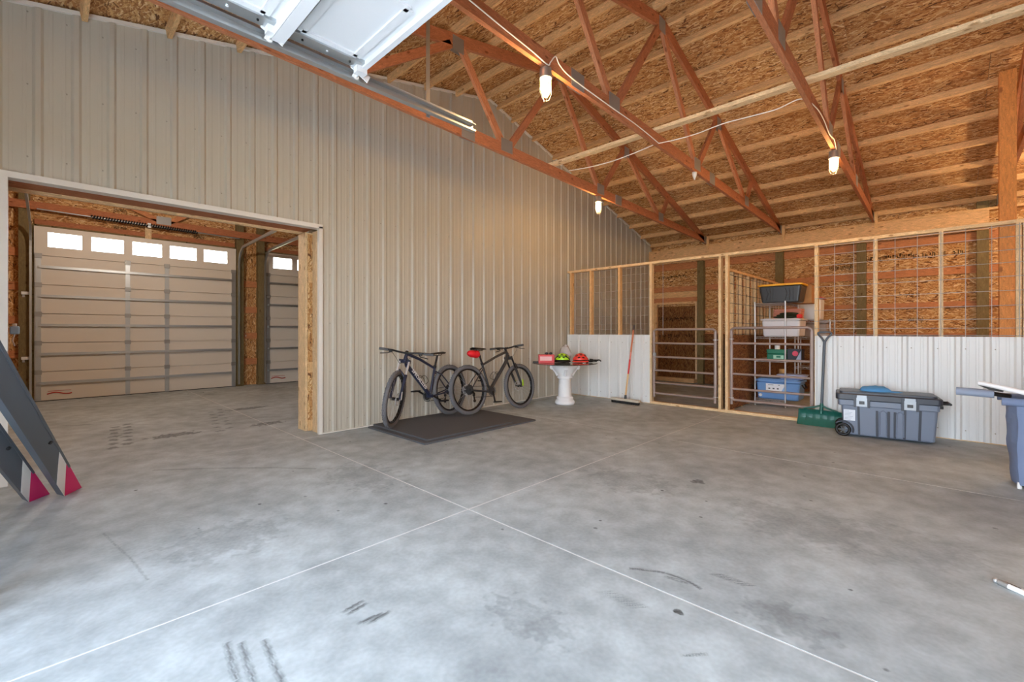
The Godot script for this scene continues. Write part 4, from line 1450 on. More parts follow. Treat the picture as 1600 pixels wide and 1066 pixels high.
	if not bag:
		var fnt := SystemFont.new()
		fnt.font_names = PackedStringArray(["Droid Sans"])
		fnt.font_weight = 700
		var tm := TextMesh.new()
		tm.text = "SPECIALIZED"
		tm.font = fnt
		tm.font_size = 32
		tm.pixel_size = 0.0019
		tm.depth = 0.002
		var lo := MeshInstance3D.new()
		lo.name = "lettering"
		lo.mesh = tm
		lo.material_override = M.white
		fr.add_child(lo, true)
		var d := (BB + Vector3(0.02, 0.03, 0) - Vector3(0.84, 0.77, 0)).normalized()
		var up := Vector3(0, 0, -1).cross(d)
		lo.transform = Transform3D(Basis(d, up, Vector3(0, 0, -1)), (BB + Vector3(0.84, 0.77, 0)) * 0.5 + Vector3(0.01, 0.02, -0.0295))
	return t

func build_bikes() -> void:
	# stall mats, one laid over the other
	var m1 := one("stall_mat", mb().rbox(Vector3(-4.72, 0.011, -3.8), Vector3(1.26, 0.02, 1.86), 0.01), M.rubber, "black rubber stall mat on the concrete, lower of the two", "mat", "rubber mats under the bicycles")
	m1.set_meta("group", "rubber mats under the bicycles")
	one("stall_mat", mb().rbox(Vector3(-4.75, 0.0325, -3.645), Vector3(1.2, 0.02, 1.4), 0.01), M.rubber, "black rubber stall mat lying on top of the other mat", "mat", "rubber mats under the bicycles")
	make_bike("navy mountain bike with white lettering and its front wheel turned out", Vector3(-5.17, 0.043, -4.09), Vector2(0.23, 1.08), 0.07, 0.5, M.navy, M.white, false, 0.085, 0.0)
	make_bike("dark grey mountain bike with a red saddle bag, front wheel off the mat", Vector3(-4.93, 0.043, -4.24), Vector2(-0.03, -1.14), -0.12, 0.0, M.graphite, sm_(Color(0.72, 0.9, 0.2), 0.5), true, 0.02, -0.038)

# ======================================================= pedestal table and what lies on it
func build_pedestal() -> void:
	var C := Vector3(-4.68, 0, -6.17)
	var rt := Vector3(0.7204, 0, -0.6936)
	var bk := Vector3(-0.6936, 0, -0.7204)
	var plaster := sm_(Color(0.94, 0.94, 0.94), 0.6)
	var t := thing("pedestal_table", "white fluted column pedestal with a round glass top", "table", C)
	var b := mb()
	b.lathe([Vector2(0.001, 0), Vector2(0.155, 0), Vector2(0.168, 0.02), Vector2(0.168, 0.05), Vector2(0.155, 0.075), Vector2(0.135, 0.085), Vector2(0.142, 0.105), Vector2(0.14, 0.125), Vector2(0.12, 0.14)], 32)
	part("base", b, plaster, t)
	var s := mb()
	var pr := []
	for i in 14:
		pr.append(Vector2(lerpf(0.12, 0.108, i / 13.0), lerpf(0.14, 0.44, i / 13.0)))
	s.lathe(pr, 96, Transform3D.IDENTITY, 14, 0.014, 0.15, 0.43)
	part("shaft", s, plaster, t)
	var c := mb()
	c.lathe([Vector2(0.108, 0.44), Vector2(0.128, 0.45), Vector2(0.128, 0.47), Vector2(0.115, 0.48), Vector2(0.13, 0.52), Vector2(0.165, 0.565), Vector2(0.205, 0.61), Vector2(0.222, 0.64), Vector2(0.222, 0.668)], 32)
	var cap := part("capital", c, plaster, t)
	for k in 4:   # scrolls at the four corners
		var ab := mb()
		var a := k * PI * 0.5 + 0.85
		var d := Vector3(cos(a), 0, sin(a))
		var tg := Vector3(-sin(a), 0, cos(a))
		ab.cyl(d * 0.225 + tg * -0.035 + Vector3(0, 0.63, 0), d * 0.225 + tg * 0.035 + Vector3(0, 0.63, 0), 0.034, 16)
		ab.cyl(d * 0.235 + tg * -0.025 + Vector3(0, 0.655, 0), d * 0.235 + tg * 0.025 + Vector3(0, 0.655, 0), 0.022, 12)
		ab.tube([d * 0.12 + Vector3(0, 0.5, 0), d * 0.16 + Vector3(0, 0.56, 0), d * 0.2 + Vector3(0, 0.61, 0)], 0.03, 8, false, 0.02)
		part("scroll", ab, plaster, cap)
	part("abacus", mb().rbox(Vector3(0, 0.683, 0), Vector3(0.36, 0.034, 0.36), 0.02, Basis(Vector3.UP, -0.07)), plaster, t)
	part("glass_top", mb().lathe([Vector2(0.001, 0.7), Vector2(0.555, 0.7), Vector2(0.56, 0.704), Vector2(0.56, 0.708), Vector2(0.555, 0.712), Vector2(0.001, 0.712)], 56), M.table_glass, t)
	var Y := 0.712
	var turn := 0.77
	# red and white box
	var rb := thing("red_box", "red box with a pale label on the glass table top", "box", C + rt * -0.32 + Vector3(0, Y, 0), turn)
	part("carton", mb().rbox(Vector3(0, 0.07, 0), Vector3(0.27, 0.14, 0.16), 0.008), sm_(Color(0.88, 0.32, 0.33), 0.5), rb)
	part("label", mb().box(Vector3(-0.01, 0.075, 0.0815), Vector3(0.2, 0.07, 0.002)), sm_(Color(0.96, 0.75, 0.74), 0.5), rb)
	var gs := thing("sunglasses", "dark sunglasses lying on the red box", "sunglasses", C + rt * -0.28 + Vector3(0, Y + 0.141, 0), turn)
	for sx in [-1.0, 1.0]:
		part("lens", mb().ball(Vector3(sx * 0.035, 0.02, 0.03), Vector3(0.03, 0.02, 0.006), 12, 6), M.black, gs)
		part("temple", mb().tube([Vector3(sx * 0.065, 0.024, 0.03), Vector3(sx * 0.068, 0.02, -0.04), Vector3(sx * 0.066, 0.006, -0.07)], 0.003, 5), M.black, gs)
	part("bridge", mb().cyl(Vector3(-0.01, 0.024, 0.032), Vector3(0.01, 0.024, 0.032), 0.003, 5), M.black, gs)
	var ph := thing("small_case", "small flat black case at the left edge of the glass top", "case", C + rt * -0.5 + Vector3(0, Y, 0), turn)
	part("body", mb().rbox(Vector3(0, 0.011, 0), Vector3(0.1, 0.022, 0.07), 0.01), M.black, ph)
	part("lid_line", mb().box(Vector3(0, 0.0125, 0), Vector3(0.101, 0.002, 0.071)), M.graphite, ph)
	helmet(C + rt * -0.04 + bk * 0.02 + Vector3(0, Y, 0), 0.5, M.black, sm_(Color(0.72, 0.95, 0.16), 0.4), "black bicycle helmet with lime green ribs on the glass table", true)
	helmet(C + rt * 0.27 + Vector3(0, Y, 0), 0.75, sm_(Color(0.2, 0.05, 0.05), 0.6), sm_(Color(0.93, 0.27, 0.22), 0.4), "red bicycle helmet with dark vents on the glass table", false)
	# crumpled clear bag behind the green helmet
	var pb := thing("plastic_bag", "crumpled clear plastic bag standing behind the green helmet", "bag", C + rt * 0.04 + bk * 0.24 + Vector3(0, Y + 0.012, 0))
	var q := mb()
	q.ball(Vector3(0, 0.12, 0), Vector3(0.11, 0.16, 0.09), 20, 14, Basis.IDENTITY, -0.75)
	var nz := fast_noise(4, 14.0, 3)
	for i in q.v.size():
		q.v[i] += q.n[i] * nz.get_noise_3dv(q.v[i]) * 0.035
	var pm := sm_(Color(0.84, 0.82, 0.82, 0.55), 0.15)
	pm.transparency = BaseMaterial3D.TRANSPARENCY_ALPHA
	part("film", q, pm, pb)
	part("knot", mb().ball(Vector3(0.01, 0.275, 0), Vector3(0.03, 0.025, 0.025), 10, 6), pm, pb)
	# gloves
	var gq := thing("glove_pair", "pair of black gloves heaped beside the red helmet", "gloves", C + rt * 0.465 + Vector3(0, Y + 0.004, 0), turn)
	for k in 2:
		var g := mb()
		var o := Vector3(-0.03 + 0.07 * k, 0.022 + 0.012 * k, 0.03 * k)
		g.ball(o, Vector3(0.055, 0.022, 0.04), 14, 8)
		for j in 4:
			var ez := -0.03 + 0.02 * j
			g.tube([o + Vector3(0.035, 0.002, ez), o + Vector3(0.075, 0.012, ez * 1.2), o + Vector3(0.105, 0.002 - 0.004 * j, ez * 1.3)], 0.0105, 7)
		g.tube([o + Vector3(0.0, 0.004, 0.03), o + Vector3(0.03, 0.012, 0.06), o + Vector3(0.055, 0.004, 0.075)], 0.011, 7)
		g.tube([o + Vector3(-0.03, 0, 0), o + Vector3(-0.085, 0.006, 0)], 0.03, 10)
		part("glove", g, M.black, gq)

func helmet(at: Vector3, turn: float, shell: Material, rib: Material, label: String, pale_side: bool) -> void:
	var t := thing("bike_helmet", label, "helmet", at, turn, "bicycle helmets on the glass table")
	var a := Vector3(0.125, 0.115, 0.095)
	part("shell", mb().ball(Vector3(0, 0.045, 0), a, 24, 12, Basis.IDENTITY, -0.1), rib, t)
	part("lower_shell", mb().lathe([Vector2(0.9, 0.012), Vector2(1.0, 0.03), Vector2(1.0, 0.05)], 24, Transform3D(Basis.from_scale(Vector3(0.128, 1, 0.098)), Vector3.ZERO)), shell, t)
	# dark vents in rows from front to back
	for r in [[0.0, 1.2, 3], [0.62, 0.86, 3], [-0.62, 0.86, 3], [1.12, 0.34, 2], [-1.12, 0.34, 2]]:
		for k in r[2]:
			var u: float = PI * 0.5 + (k - (r[2] - 1) * 0.5) * 0.62
			var d := Vector3(cos(u), sin(u) * cos(r[0]), sin(u) * sin(r[0])).normalized()
			var pos := Vector3(0, 0.045, 0) + d * a
			var nrm := (d / a).normalized()
			var tx := (Vector3(-sin(u), cos(u), 0) - nrm * Vector3(-sin(u), cos(u), 0).dot(nrm)).normalized()
			part("vent", mb().ball(pos, Vector3(0.026, 0.004, 0.011), 12, 8, Basis(tx, nrm, tx.cross(nrm))), M.black, t)
	for sgn in ([1.0] if pale_side else [-1.0, 1.0]):
		var q := mb()
		var pts := []
		for i in 13:
			var u := lerpf(0.1, PI - 0.1, i / 12.0)
			var d := Vector3(cos(u), sin(u) * cos(0.9 * sgn), sin(u) * sin(0.9 * sgn))
			pts.append(Vector3(0, 0.045, 0) + d * a * 1.02)
		q.tube(pts, 0.009, 6)
		part("shell_rib", q, shell if pale_side else rib, t)
	var rim := mb()
	var loop := []
	for i in 24:
		var u := TAU * i / 24.0
		loop.append(Vector3(cos(u) * 0.13, 0.022, sin(u) * 0.1))
	rim.tube(loop, 0.014, 8, true)
	part("rim", rim, shell if pale_side else rib, t)
	part("strap", mb().tube([Vector3(0.05, 0.015, 0.09), Vector3(0.07, 0.006, 0.13), Vector3(0.02, 0.006, 0.15)], 0.005, 5), M.whiteplastic if not pale_side else M.black, t)

func build_broom() -> void:
	var foot := Vector3(-3.955, 0, -6.93)
	var t := thing("push_broom", "push broom with a red and yellow handle leaning on the stall front", "broom", foot)
	var top := Vector3(0.04, 1.36, -0.235)
	var neck := Vector3(0, 0.11, -0.005)
	var cols := [[0.0, 0.32, Color(0.88, 0.72, 0.5)], [0.32, 0.52, Color(0.85, 0.22, 0.22)], [0.52, 0.62, Color(0.9, 0.55, 0.5)], [0.62, 0.93, Color(0.80, 0.47, 0.32)], [0.93, 1.0, Color(0.25, 0.2, 0.2)]]
	for c in cols:
		part("handle", mb().cyl(neck.lerp(top, c[0]), neck.lerp(top, c[1]), 0.0145, 10), sm_(c[2], 0.5), t)
	part("socket", mb().cyl(Vector3(0, 0.06, 0), Vector3(0, 0.15, -0.012), 0.026, 10, 0.019), M.graphite, t)
	var ang := -0.06
	part("block", mb().rbox(Vector3(0, 0.065, 0), Vector3(0.56, 0.04, 0.075), 0.01, Basis(Vector3.UP, ang)), sm_(Color(0.80, 0.76, 0.68), 0.7), t)
	var q := mb()
	var r := RandomNumberGenerator.new()
	r.seed = 8
	for i in 46:
		for j in 5:
			var p := Basis(Vector3.UP, ang) * Vector3(-0.265 + 0.53 * i / 45.0, 0, -0.028 + 0.014 * j)
			q.cyl(p + Vector3(0, 0.05, 0), p + Vector3(r.randf_range(-0.008, 0.008), 0.0, r.randf_range(-0.006, 0.014)), 0.0055, 4)
	part("bristles", q, M.black, t).set_meta("kind", "stuff")

# ======================================================= shelving in the second stall
func wire_shelf(t: Node3D, y: float, x0: float, x1: float, z0: float, z1: float) -> void:
	var q := mb()
	for s in [z0, z1]:
		for dy in [0.0, -0.032]:
			q.cyl(Vector3(x0, y + dy, s), Vector3(x1, y + dy, s), 0.004, 6)
		var n := int((x1 - x0) / 0.05)
		var zig := []
		for i in n + 1:
			zig.append(Vector3(lerpf(x0, x1, float(i) / n), y - (0.0 if i % 2 else 0.03), s))
		q.tube(zig, 0.0025, 4)
	for s in [x0, x1]:
		for dy in [0.0, -0.032]:
			q.cyl(Vector3(s, y + dy, z0), Vector3(s, y + dy, z1), 0.004, 6)
		var n := int((z0 - z1) / 0.05)
		var zig := []
		for i in n + 1:
			zig.append(Vector3(s, y - (0.0 if i % 2 else 0.03), lerpf(z0, z1, float(i) / n)))
		q.tube(zig, 0.0025, 4)
	var k := x0 + 0.025
	while k < x1:
		q.cyl(Vector3(k, y, z0), Vector3(k, y, z1), 0.0025, 4)
		k += 0.025
	part("shelf", q, M.chrome, t)

func tote(called: String, label: String, cat: String, at: Vector3, s: Vector3, body: Material, lid: Material, lid_h := 0.035, taper := 0.1) -> Node3D:
	var t := thing(called, label, cat, at)
	var lh := lid_h
	var by := s.y - lh
	part("body", mb().rbox(Vector3(0, by * 0.5, 0), Vector3(s.x, by, s.z), 0.035, Basis.IDENTITY, taper), body, t)
	var ld := mb()
	ld.rbox(Vector3(0, by + lh * 0.35, 0), Vector3(s.x + 0.035, lh * 0.7, s.z + 0.035), 0.03)
	ld.rbox(Vector3(0, by + lh * 0.8, 0), Vector3(s.x - 0.04, lh * 0.4, s.z - 0.04), 0.03)
	if lid:
		part("lid", ld, lid, t)
	return t

func build_shelf() -> void:
	var x0 := -2.3
	var x1 := -1.85
	var z0 := -8.35
	var z1 := -9.26
	var t := thing("wire_shelving", "chrome wire shelving unit standing behind the second stall gate", "shelving", Vector3.ZERO)
	for x in [x0, x1]:
		for z in [z0, z1]:
			part("upright", mb().cyl(Vector3(x, 0.0, z), Vector3(x, 1.75, z), 0.0125, 10), M.chrome, t)
	for y in [0.115, 0.775, 1.16, 1.72]:
		wire_shelf(t, y, x0, x1, z0, z1)
	# black tote with a yellow lid, on top
	var blackt := sm_(Color(0.20, 0.21, 0.225), 0.35)
	var y1 := 1.725
	var b := tote("storage_tote", "black storage tote with a yellow lid on the top shelf", "tote", Vector3(-1.94, y1, -8.58), Vector3(0.62, 0.315, 0.42), blackt, sm_(Color(0.95, 0.72, 0.16), 0.45), 0.035, 0.12)
	for k in 2:   # moulded panels on the face
		var q := mb()
		for i in 3:
			q.tube([Vector3(-0.2 + 0.28 * k + 0.055 * i, 0.04, 0.197), Vector3(-0.17 + 0.28 * k + 0.04 * i, 0.16, 0.201), Vector3(-0.2 + 0.28 * k + 0.055 * i, 0.24, 0.206)], 0.008, 6)
		part("moulded_rib", q, blackt, b)
	var cb := thing("cardboard_box", "brown cardboard carton behind the black tote on the top shelf", "box", Vector3(-1.83, y1, -9.02))
	part("carton", mb().box(Vector3(0, 0.15, 0), Vector3(0.52, 0.3, 0.38)), sm_(Color(0.72, 0.52, 0.32), 0.8), cb)
	part("tape", mb().box(Vector3(0, 0.301, 0), Vector3(0.52, 0.002, 0.05)), sm_(Color(0.85, 0.72, 0.5), 0.4), cb)
	# white tote on the third shelf, soft things above it
	tote("storage_tote", "white translucent storage tote on the shelf below the black one", "tote", Vector3(-1.93, 1.165, -8.62), Vector3(0.56, 0.30, 0.46), sm_(Color(0.87, 0.86, 0.87), 0.4), sm_(Color(0.84, 0.83, 0.84), 0.4), 0.03, 0.06)
	var tp := thing("folded_tarp", "dark green folded tarp lying on the white tote", "tarp", Vector3(-1.9, 1.465, -8.64))
	for i in 3:
		var q := mb()
		q.ball(Vector3(0.02 * i, 0.026 + 0.028 * i, 0), Vector3(0.2 - 0.03 * i, 0.024, 0.14), 18, 8)
		part("fold", q, sm_(Color(0.16, 0.2, 0.12), 0.8), tp)
	var rc := thing("red_strap_roll", "red rolled strap at the edge of the white tote", "strap", Vector3(-1.68, 1.465, -8.5))
	part("roll", mb().cyl(Vector3(-0.035, 0.032, 0), Vector3(0.035, 0.032, 0), 0.032, 16), sm_(Color(0.88, 0.2, 0.2), 0.6), rc)
	part("tail", mb().bar(Vector3(0, 0.004, 0.02), Vector3(0, 0.004, 0.08), 0.06, 0.006), sm_(Color(0.88, 0.2, 0.2), 0.6), rc)
	var pk := thing("salmon_blanket", "salmon pink folded blanket behind the green tarp", "blanket", Vector3(-1.95, 1.465, -9.0))
	for i in 4:
		part("fold", mb().rbox(Vector3(0.004 * i, 0.022 + 0.044 * i, 0), Vector3(0.42, 0.042, 0.26), 0.018), sm_(Color(0.87, 0.58, 0.48), 0.9), pk)
	# second shelf: green case and a dark box
	var gm := sm_(Color(0.07, 0.47, 0.36), 0.4)
	var g := thing("green_case", "green plastic case with a white cap on the middle shelf", "case", Vector3(-1.99, 0.78, -8.5))
	part("body", mb().rbox(Vector3(0, 0.05, 0), Vector3(0.29, 0.1, 0.2), 0.02), gm, g)
	part("lid", mb().rbox(Vector3(0, 0.135, 0), Vector3(0.3, 0.07, 0.21), 0.02), gm, g)
	part("cap", mb().cyl(Vector3(-0.01, 0.17, 0), Vector3(-0.01, 0.235, 0), 0.04, 14), M.whiteplastic, g)
	part("front_label", mb().box(Vector3(0.03, 0.045, 0.101), Vector3(0.15, 0.06, 0.003)), sm_(Color(0.62, 0.83, 0.74), 0.5), g)
	part("latch", mb().box(Vector3(0.03, 0.05, 0.104), Vector3(0.06, 0.03, 0.006)), gm, g)
	var dk := thing("printed_box", "dark box with a pink round print on the middle shelf", "box", Vector3(-1.735, 0.78, -8.52))
	part("carton", mb().box(Vector3(0, 0.09, 0), Vector3(0.2, 0.18, 0.2)), sm_(Color(0.14, 0.16, 0.22), 0.5), dk)
	part("print_disc", mb().cyl(Vector3(0.01, 0.11, 0.1), Vector3(0.01, 0.11, 0.102), 0.042, 20), sm_(Color(0.88, 0.3, 0.42), 0.5), dk)
	part("side_print", mb().prism(PackedVector2Array([Vector2(0.02, 0.01), Vector2(0.09, 0.01), Vector2(0.09, 0.16)]), Vector3.RIGHT, Vector3.UP, Vector3(0, 0, 0.1), Vector3(0, 0, 0.0015)), sm_(Color(0.62, 0.68, 0.78), 0.5), dk)
	# bottom: blue cooler with a label
	var bl := sm_(Color(0.42, 0.60, 0.82), 0.4)
	var c := tote("blue_cooler", "blue cooler with a white label on the bottom shelf", "cooler", Vector3(-1.97, 0.12, -8.58), Vector3(0.64, 0.34, 0.42), bl, bl, 0.05, 0.06)
	var lb := Image.create(96, 48, true, Image.FORMAT_RGB8)
	lb.fill(Color(0.94, 0.95, 0.97))
	for k in 3:
		lb.fill_rect(Rect2i(12 + k * 20, 24, 9, 7), Color(0.25, 0.27, 0.3))
	lb.fill_rect(Rect2i(10, 6, 26, 3), Color(0.55, 0.6, 0.68))
	lb.fill_rect(Rect2i(58, 5, 8, 3), Color(0.4, 0.45, 0.5))
	for k in 46:
		lb.fill_rect(Rect2i(96 - k / 2 - 4, 2 + k, 23, 1), Color(0.62, 0.78, 0.93))
	lb.generate_mipmaps()
	var lq := MB.new()
	var lc := Vector3(-0.02, 0.19, 0.2115)
	lq.quad(lc + Vector3(-0.15, -0.07, -0.004), lc + Vector3(0.15, -0.07, -0.004), lc + Vector3(0.15, 0.07, 0.0), lc + Vector3(-0.15, 0.07, 0.0), Vector2(0, 1), Vector2(1, 1), Vector2(1, 0), Vector2(0, 0))
	part("label", lq, sm_(Color(1, 1, 1), 0.5, 0.0, ImageTexture.create_from_image(lb)), c)
	part("drain_plug", mb().cyl(Vector3(-0.25, 0.06, 0.19), Vector3(-0.25, 0.06, 0.225), 0.025, 14), M.whiteplastic, c)
	for s in [-1.0, 1.0]:
		part("handle", mb().tube([Vector3(s * 0.325, 0.26, -0.1), Vector3(s * 0.36, 0.2, -0.08), Vector3(s * 0.36, 0.2, 0.08), Vector3(s * 0.325, 0.26, 0.1)], 0.01, 8), M.black, c)
	var tr := tote("lavender_tray", "lavender plastic tray lying on the blue cooler", "tray", Vector3(-1.8, 0.462, -8.6), Vector3(0.4, 0.075, 0.3), sm_(Color(0.66, 0.72, 0.88), 0.45), sm_(Color(0.66, 0.72, 0.88), 0.45), 0.02, 0.15)
	tr.rotation.y = 0.1
	var rl := thing("twine_roll", "tan roll of twine standing behind the lavender tray", "twine", Vector3(-2.02, 0.462, -8.9))
	part("roll", mb().cyl(Vector3(0, 0, 0), Vector3(0, 0.13, 0), 0.05, 18), sm_(Color(0.85, 0.66, 0.42), 0.9), rl)
	part("core", mb().cyl(Vector3(0, 0.128, 0), Vector3(0, 0.134, 0), 0.018, 12), sm_(Color(0.5, 0.36, 0.22), 0.9), rl)
	# a second, lower rack behind to the right with a white bin and a grey box
	var r2 := thing("wire_shelving", "lower wire rack behind the shelving, mostly hidden by the gate", "shelving", Vector3.ZERO)
	for x in [-1.95, -1.42]:
		for z in [-9.5, -9.95]:
			part("upright", mb().cyl(Vector3(x, 0, z), Vector3(x, 1.46, z), 0.0125, 8), M.chrome, r2)
	for y in [0.6, 1.14, 1.45]:
		wire_shelf(r2, y, -1.95, -1.42, -9.5, -9.95)
	tote("storage_tote", "white bin with a red lid seen behind the cardboard carton", "tote", Vector3(-1.74, 1.455, -9.72), Vector3(0.36, 0.42, 0.36), sm_(Color(0.93, 0.92, 0.9), 0.45), sm_(Color(0.72, 0.22, 0.16), 0.5), 0.04, 0.06)
	tote("storage_tote", "grey brown tote on the rear rack behind the wire mesh", "tote", Vector3(-1.67, 1.145, -9.72), Vector3(0.42, 0.28, 0.36), sm_(Color(0.6, 0.53, 0.48), 0.6), sm_(Color(0.6, 0.53, 0.48), 0.6), 0.03, 0.06)

# ======================================================= along the stall front
func build_shovel() -> void:
	var t := thing("snow_shovel", "green snow shovel with a grey handle leaning on the pale steel", "shovel", Vector3(-1.17, 0, -7.06))
	var gm := sm_(Color(0.11, 0.37, 0.32), 0.4)
	var q := mb()
	# curved scoop: broad, hollow towards the room
	var W := 0.49
	var rows := 9
	var cols := 24
	for i in rows:
		for j in cols:
			var pt := func(a: int, b: int):
				var v := a / float(rows)
				var u := b / float(cols)
				var rib := 0.004 * absf(sin(u * PI * 6.0))
				return Vector3((u - 0.5) * W * (1.0 - 0.05 * v), 0.005 + v * 0.215 - 0.02 * absf(u - 0.5) * v, 0.05 - 0.085 * sin(v * PI * 0.62) + 0.05 * pow(v, 3) + rib)
			q.quad(pt.call(i, j), pt.call(i, j + 1), pt.call(i + 1, j + 1), pt.call(i + 1, j))
			var bk := Vector3(0, 0, -0.005)
			q.quad(pt.call(i + 1, j) + bk, pt.call(i + 1, j + 1) + bk, pt.call(i, j + 1) + bk, pt.call(i, j) + bk)
	for s in [-1.0, 1.0]:
		q.tube([Vector3(s * W * 0.5, 0.008, 0.05), Vector3(s * W * 0.49, 0.1, -0.01), Vector3(s * W * 0.475, 0.205, 0.0)], 0.006, 6)
	part("blade", q, gm, t)
	var nk := mb()
	nk.tube([Vector3(-0.18, 0.215, 0.0), Vector3(-0.06, 0.245, -0.005), Vector3(0.02, 0.275, -0.01)], 0.012, 8)
	nk.tube([Vector3(0.2, 0.205, 0.0), Vector3(0.08, 0.245, -0.005), Vector3(0.02, 0.275, -0.01)], 0.012, 8)
	nk.cyl(Vector3(0.018, 0.17, -0.002), Vector3(0.022, 0.3, -0.014), 0.024, 10, 0.02)
	part("yoke", nk, gm, t)
	var hm := sm_(Color(0.30, 0.34, 0.38), 0.4)
	part("handle", mb().cyl(Vector3(0.022, 0.28, -0.012), Vector3(0.035, 1.11, -0.12), 0.0165, 12), hm, t)
	var d := mb()
	d.tube(smooth([Vector3(0.035, 1.10, -0.12), Vector3(0.005, 1.16, -0.126), Vector3(-0.035, 1.21, -0.132), Vector3(-0.03, 1.235, -0.135), Vector3(0.035, 1.24, -0.136), Vector3(0.1, 1.235, -0.135), Vector3(0.105, 1.21, -0.132), Vector3(0.065, 1.16, -0.126), Vector3(0.035, 1.10, -0.12)], 4), 0.0125, 8)
	part("grip", d, hm, t)

func build_chest() -> void:
	var t := thing("tool_chest", "grey wheeled plastic tool chest with metal latches before the pale steel", "tool chest", Vector3(-0.49, 0, -6.86), 0.135)
	var bm := sm_(Color(0.44, 0.48, 0.55), 0.35)
	var dm := sm_(Color(0.2, 0.22, 0.26), 0.35)
	part("body", mb().rbox(Vector3(0.01, 0.225, 0), Vector3(0.86, 0.41, 0.38), 0.03, Basis.IDENTITY, 0.06), bm, t)
	# upright ribs pressed in the face
	for x in [-0.255, -0.085, 0.02, 0.075, 0.16, 0.29]:
		var q := mb()
		q.bar(Vector3(x * 0.97, 0.03, 0.181), Vector3(x, 0.37 if absf(x) > 0.15 else 0.33, 0.192), 0.022, 0.016, Vector3(0, 0, 1))
		part("rib", q, dm, t)
	for x in [-0.03, 0.118]:
		var q := mb()
		q.tube([Vector3(x - 0.032, 0.05, 0.185), Vector3(x - 0.03, 0.31, 0.193), Vector3(x, 0.335, 0.194), Vector3(x + 0.03, 0.31, 0.193), Vector3(x + 0.032, 0.05, 0.185)], 0.008, 6)
		part("moulded_arch", q, bm, t)
	part("band", mb().rbox(Vector3(0, 0.405, 0), Vector3(0.9, 0.075, 0.42), 0.03), bm, t)
	var lid := mb()
	lid.rbox(Vector3(0, 0.475, 0), Vector3(0.945, 0.075, 0.455), 0.04)
	lid.rbox(Vector3(0, 0.52, 0), Vector3(0.87, 0.03, 0.38), 0.04)
	part("lid", lid, dm, t)
	for x in [-0.225, 0.2]:
		var la := mb()
		la.box(Vector3(x, 0.42, 0.222), Vector3(0.1, 0.1, 0.012))
		la.box(Vector3(x, 0.485, 0.232), Vector3(0.09, 0.03, 0.01))
		var lo := part("latch", la, sm_(Color(0.62, 0.64, 0.66), 0.4, 0.5), t)
		part("latch_plate", mb().rbox(Vector3(x, 0.415, 0.231), Vector3(0.05, 0.035, 0.008), 0.003), M.graphite, lo)
		for s in [-1.0, 1.0]:
			part("latch_guard", mb().box(Vector3(x + s * 0.064, 0.43, 0.225), Vector3(0.02, 0.14, 0.03)), dm, lo)
	var lb := Image.create(48, 64, true, Image.FORMAT_RGB8)
	lb.fill(Color(0.88, 0.9, 0.93))
	for k in 7:
		lb.fill_rect(Rect2i(5, 8 + k * 8, 18 + (k * 13) % 18, 2), Color(0.62, 0.66, 0.72))
	lb.generate_mipmaps()
	var lq := MB.new()
	lq.quad(Vector3(-0.395, 0.19, 0.191), Vector3(-0.285, 0.19, 0.191), Vector3(-0.285, 0.32, 0.195), Vector3(-0.395, 0.32, 0.195), Vector2(0, 1), Vector2(1, 1), Vector2(1, 0), Vector2(0, 0))
	part("label", lq, sm_(Color(1, 1, 1), 0.5, 0.0, ImageTexture.create_from_image(lb)), t)
	for s in [-1.0, 1.0]:
		var w := mb()
		w.torus(Vector3(-0.40, 0.078, s * 0.19), Vector3(0, 0, 1), 0.062, 0.017, 28, 8)
		var wo := part("wheel", w, M.black, t)
		var h := mb()
		h.cyl(Vector3(-0.40, 0.078, s * 0.183), Vector3(-0.40, 0.078, s * 0.2), 0.018, 12)
		for k in 6:
			var a := TAU * k / 6.0
			h.bar(Vector3(-0.40, 0.078, s * 0.194), Vector3(-0.40 + cos(a) * 0.052, 0.078 + sin(a) * 0.052, s * 0.194), 0.012, 0.01, Vector3(0, 0, 1))
		part("hub", h, M.graphite, wo)
	var fender := mb()
	var fp := []
	for i in 9:
		var a := lerpf(-0.3, 2.4, i / 8.0)
		fp.append(Vector3(-0.40 + cos(a) * 0.098, 0.078 + sin(a) * 0.098, 0.185))
	fender.tube(fp, 0.012, 6)
	part("wheel_arch", fender, dm, t)
	var hd := mb()
	for z in [-0.09, 0.09]:
		hd.cyl(Vector3(0.45, 0.45, z), Vector3(0.545, 0.448, z), 0.011, 8)
	hd.cyl(Vector3(0.545, 0.448, -0.1), Vector3(0.545, 0.448, 0.1), 0.013, 8)
	part("pull_handle", hd, M.black, t)
	part("handle_grip", mb().box(Vector3(0.46, 0.41, 0.0), Vector3(0.05, 0.03, 0.24)), M.black, t)
	# blue cloth on the lid
	var c := thing("blue_cloth", "crumpled blue cloth lying on the tool chest lid", "cloth", Vector3(-0.58, 0.535, -6.88), 0.135)
	var q := mb()
	q.ball(Vector3(0, 0, 0), Vector3(0.15, 0.055, 0.1), 28, 8, Basis.IDENTITY, 0.0)
	var nz := fast_noise(9, 9.0, 3)
	for i in q.v.size():
		q.v[i] += Vector3(0, absf(nz.get_noise_3dv(q.v[i])) * 0.03, 0) * clampf(q.v[i].y * 40.0, 0, 1)
	part("heap", q, sm_(Color(0.33, 0.6, 0.82), 0.7), c)
	part("flap", mb().ball(Vector3(0.13, 0, 0.01), Vector3(0.12, 0.012, 0.07), 18, 5, Basis.IDENTITY, 0.0), sm_(Color(0.33, 0.6, 0.82), 0.7), c)

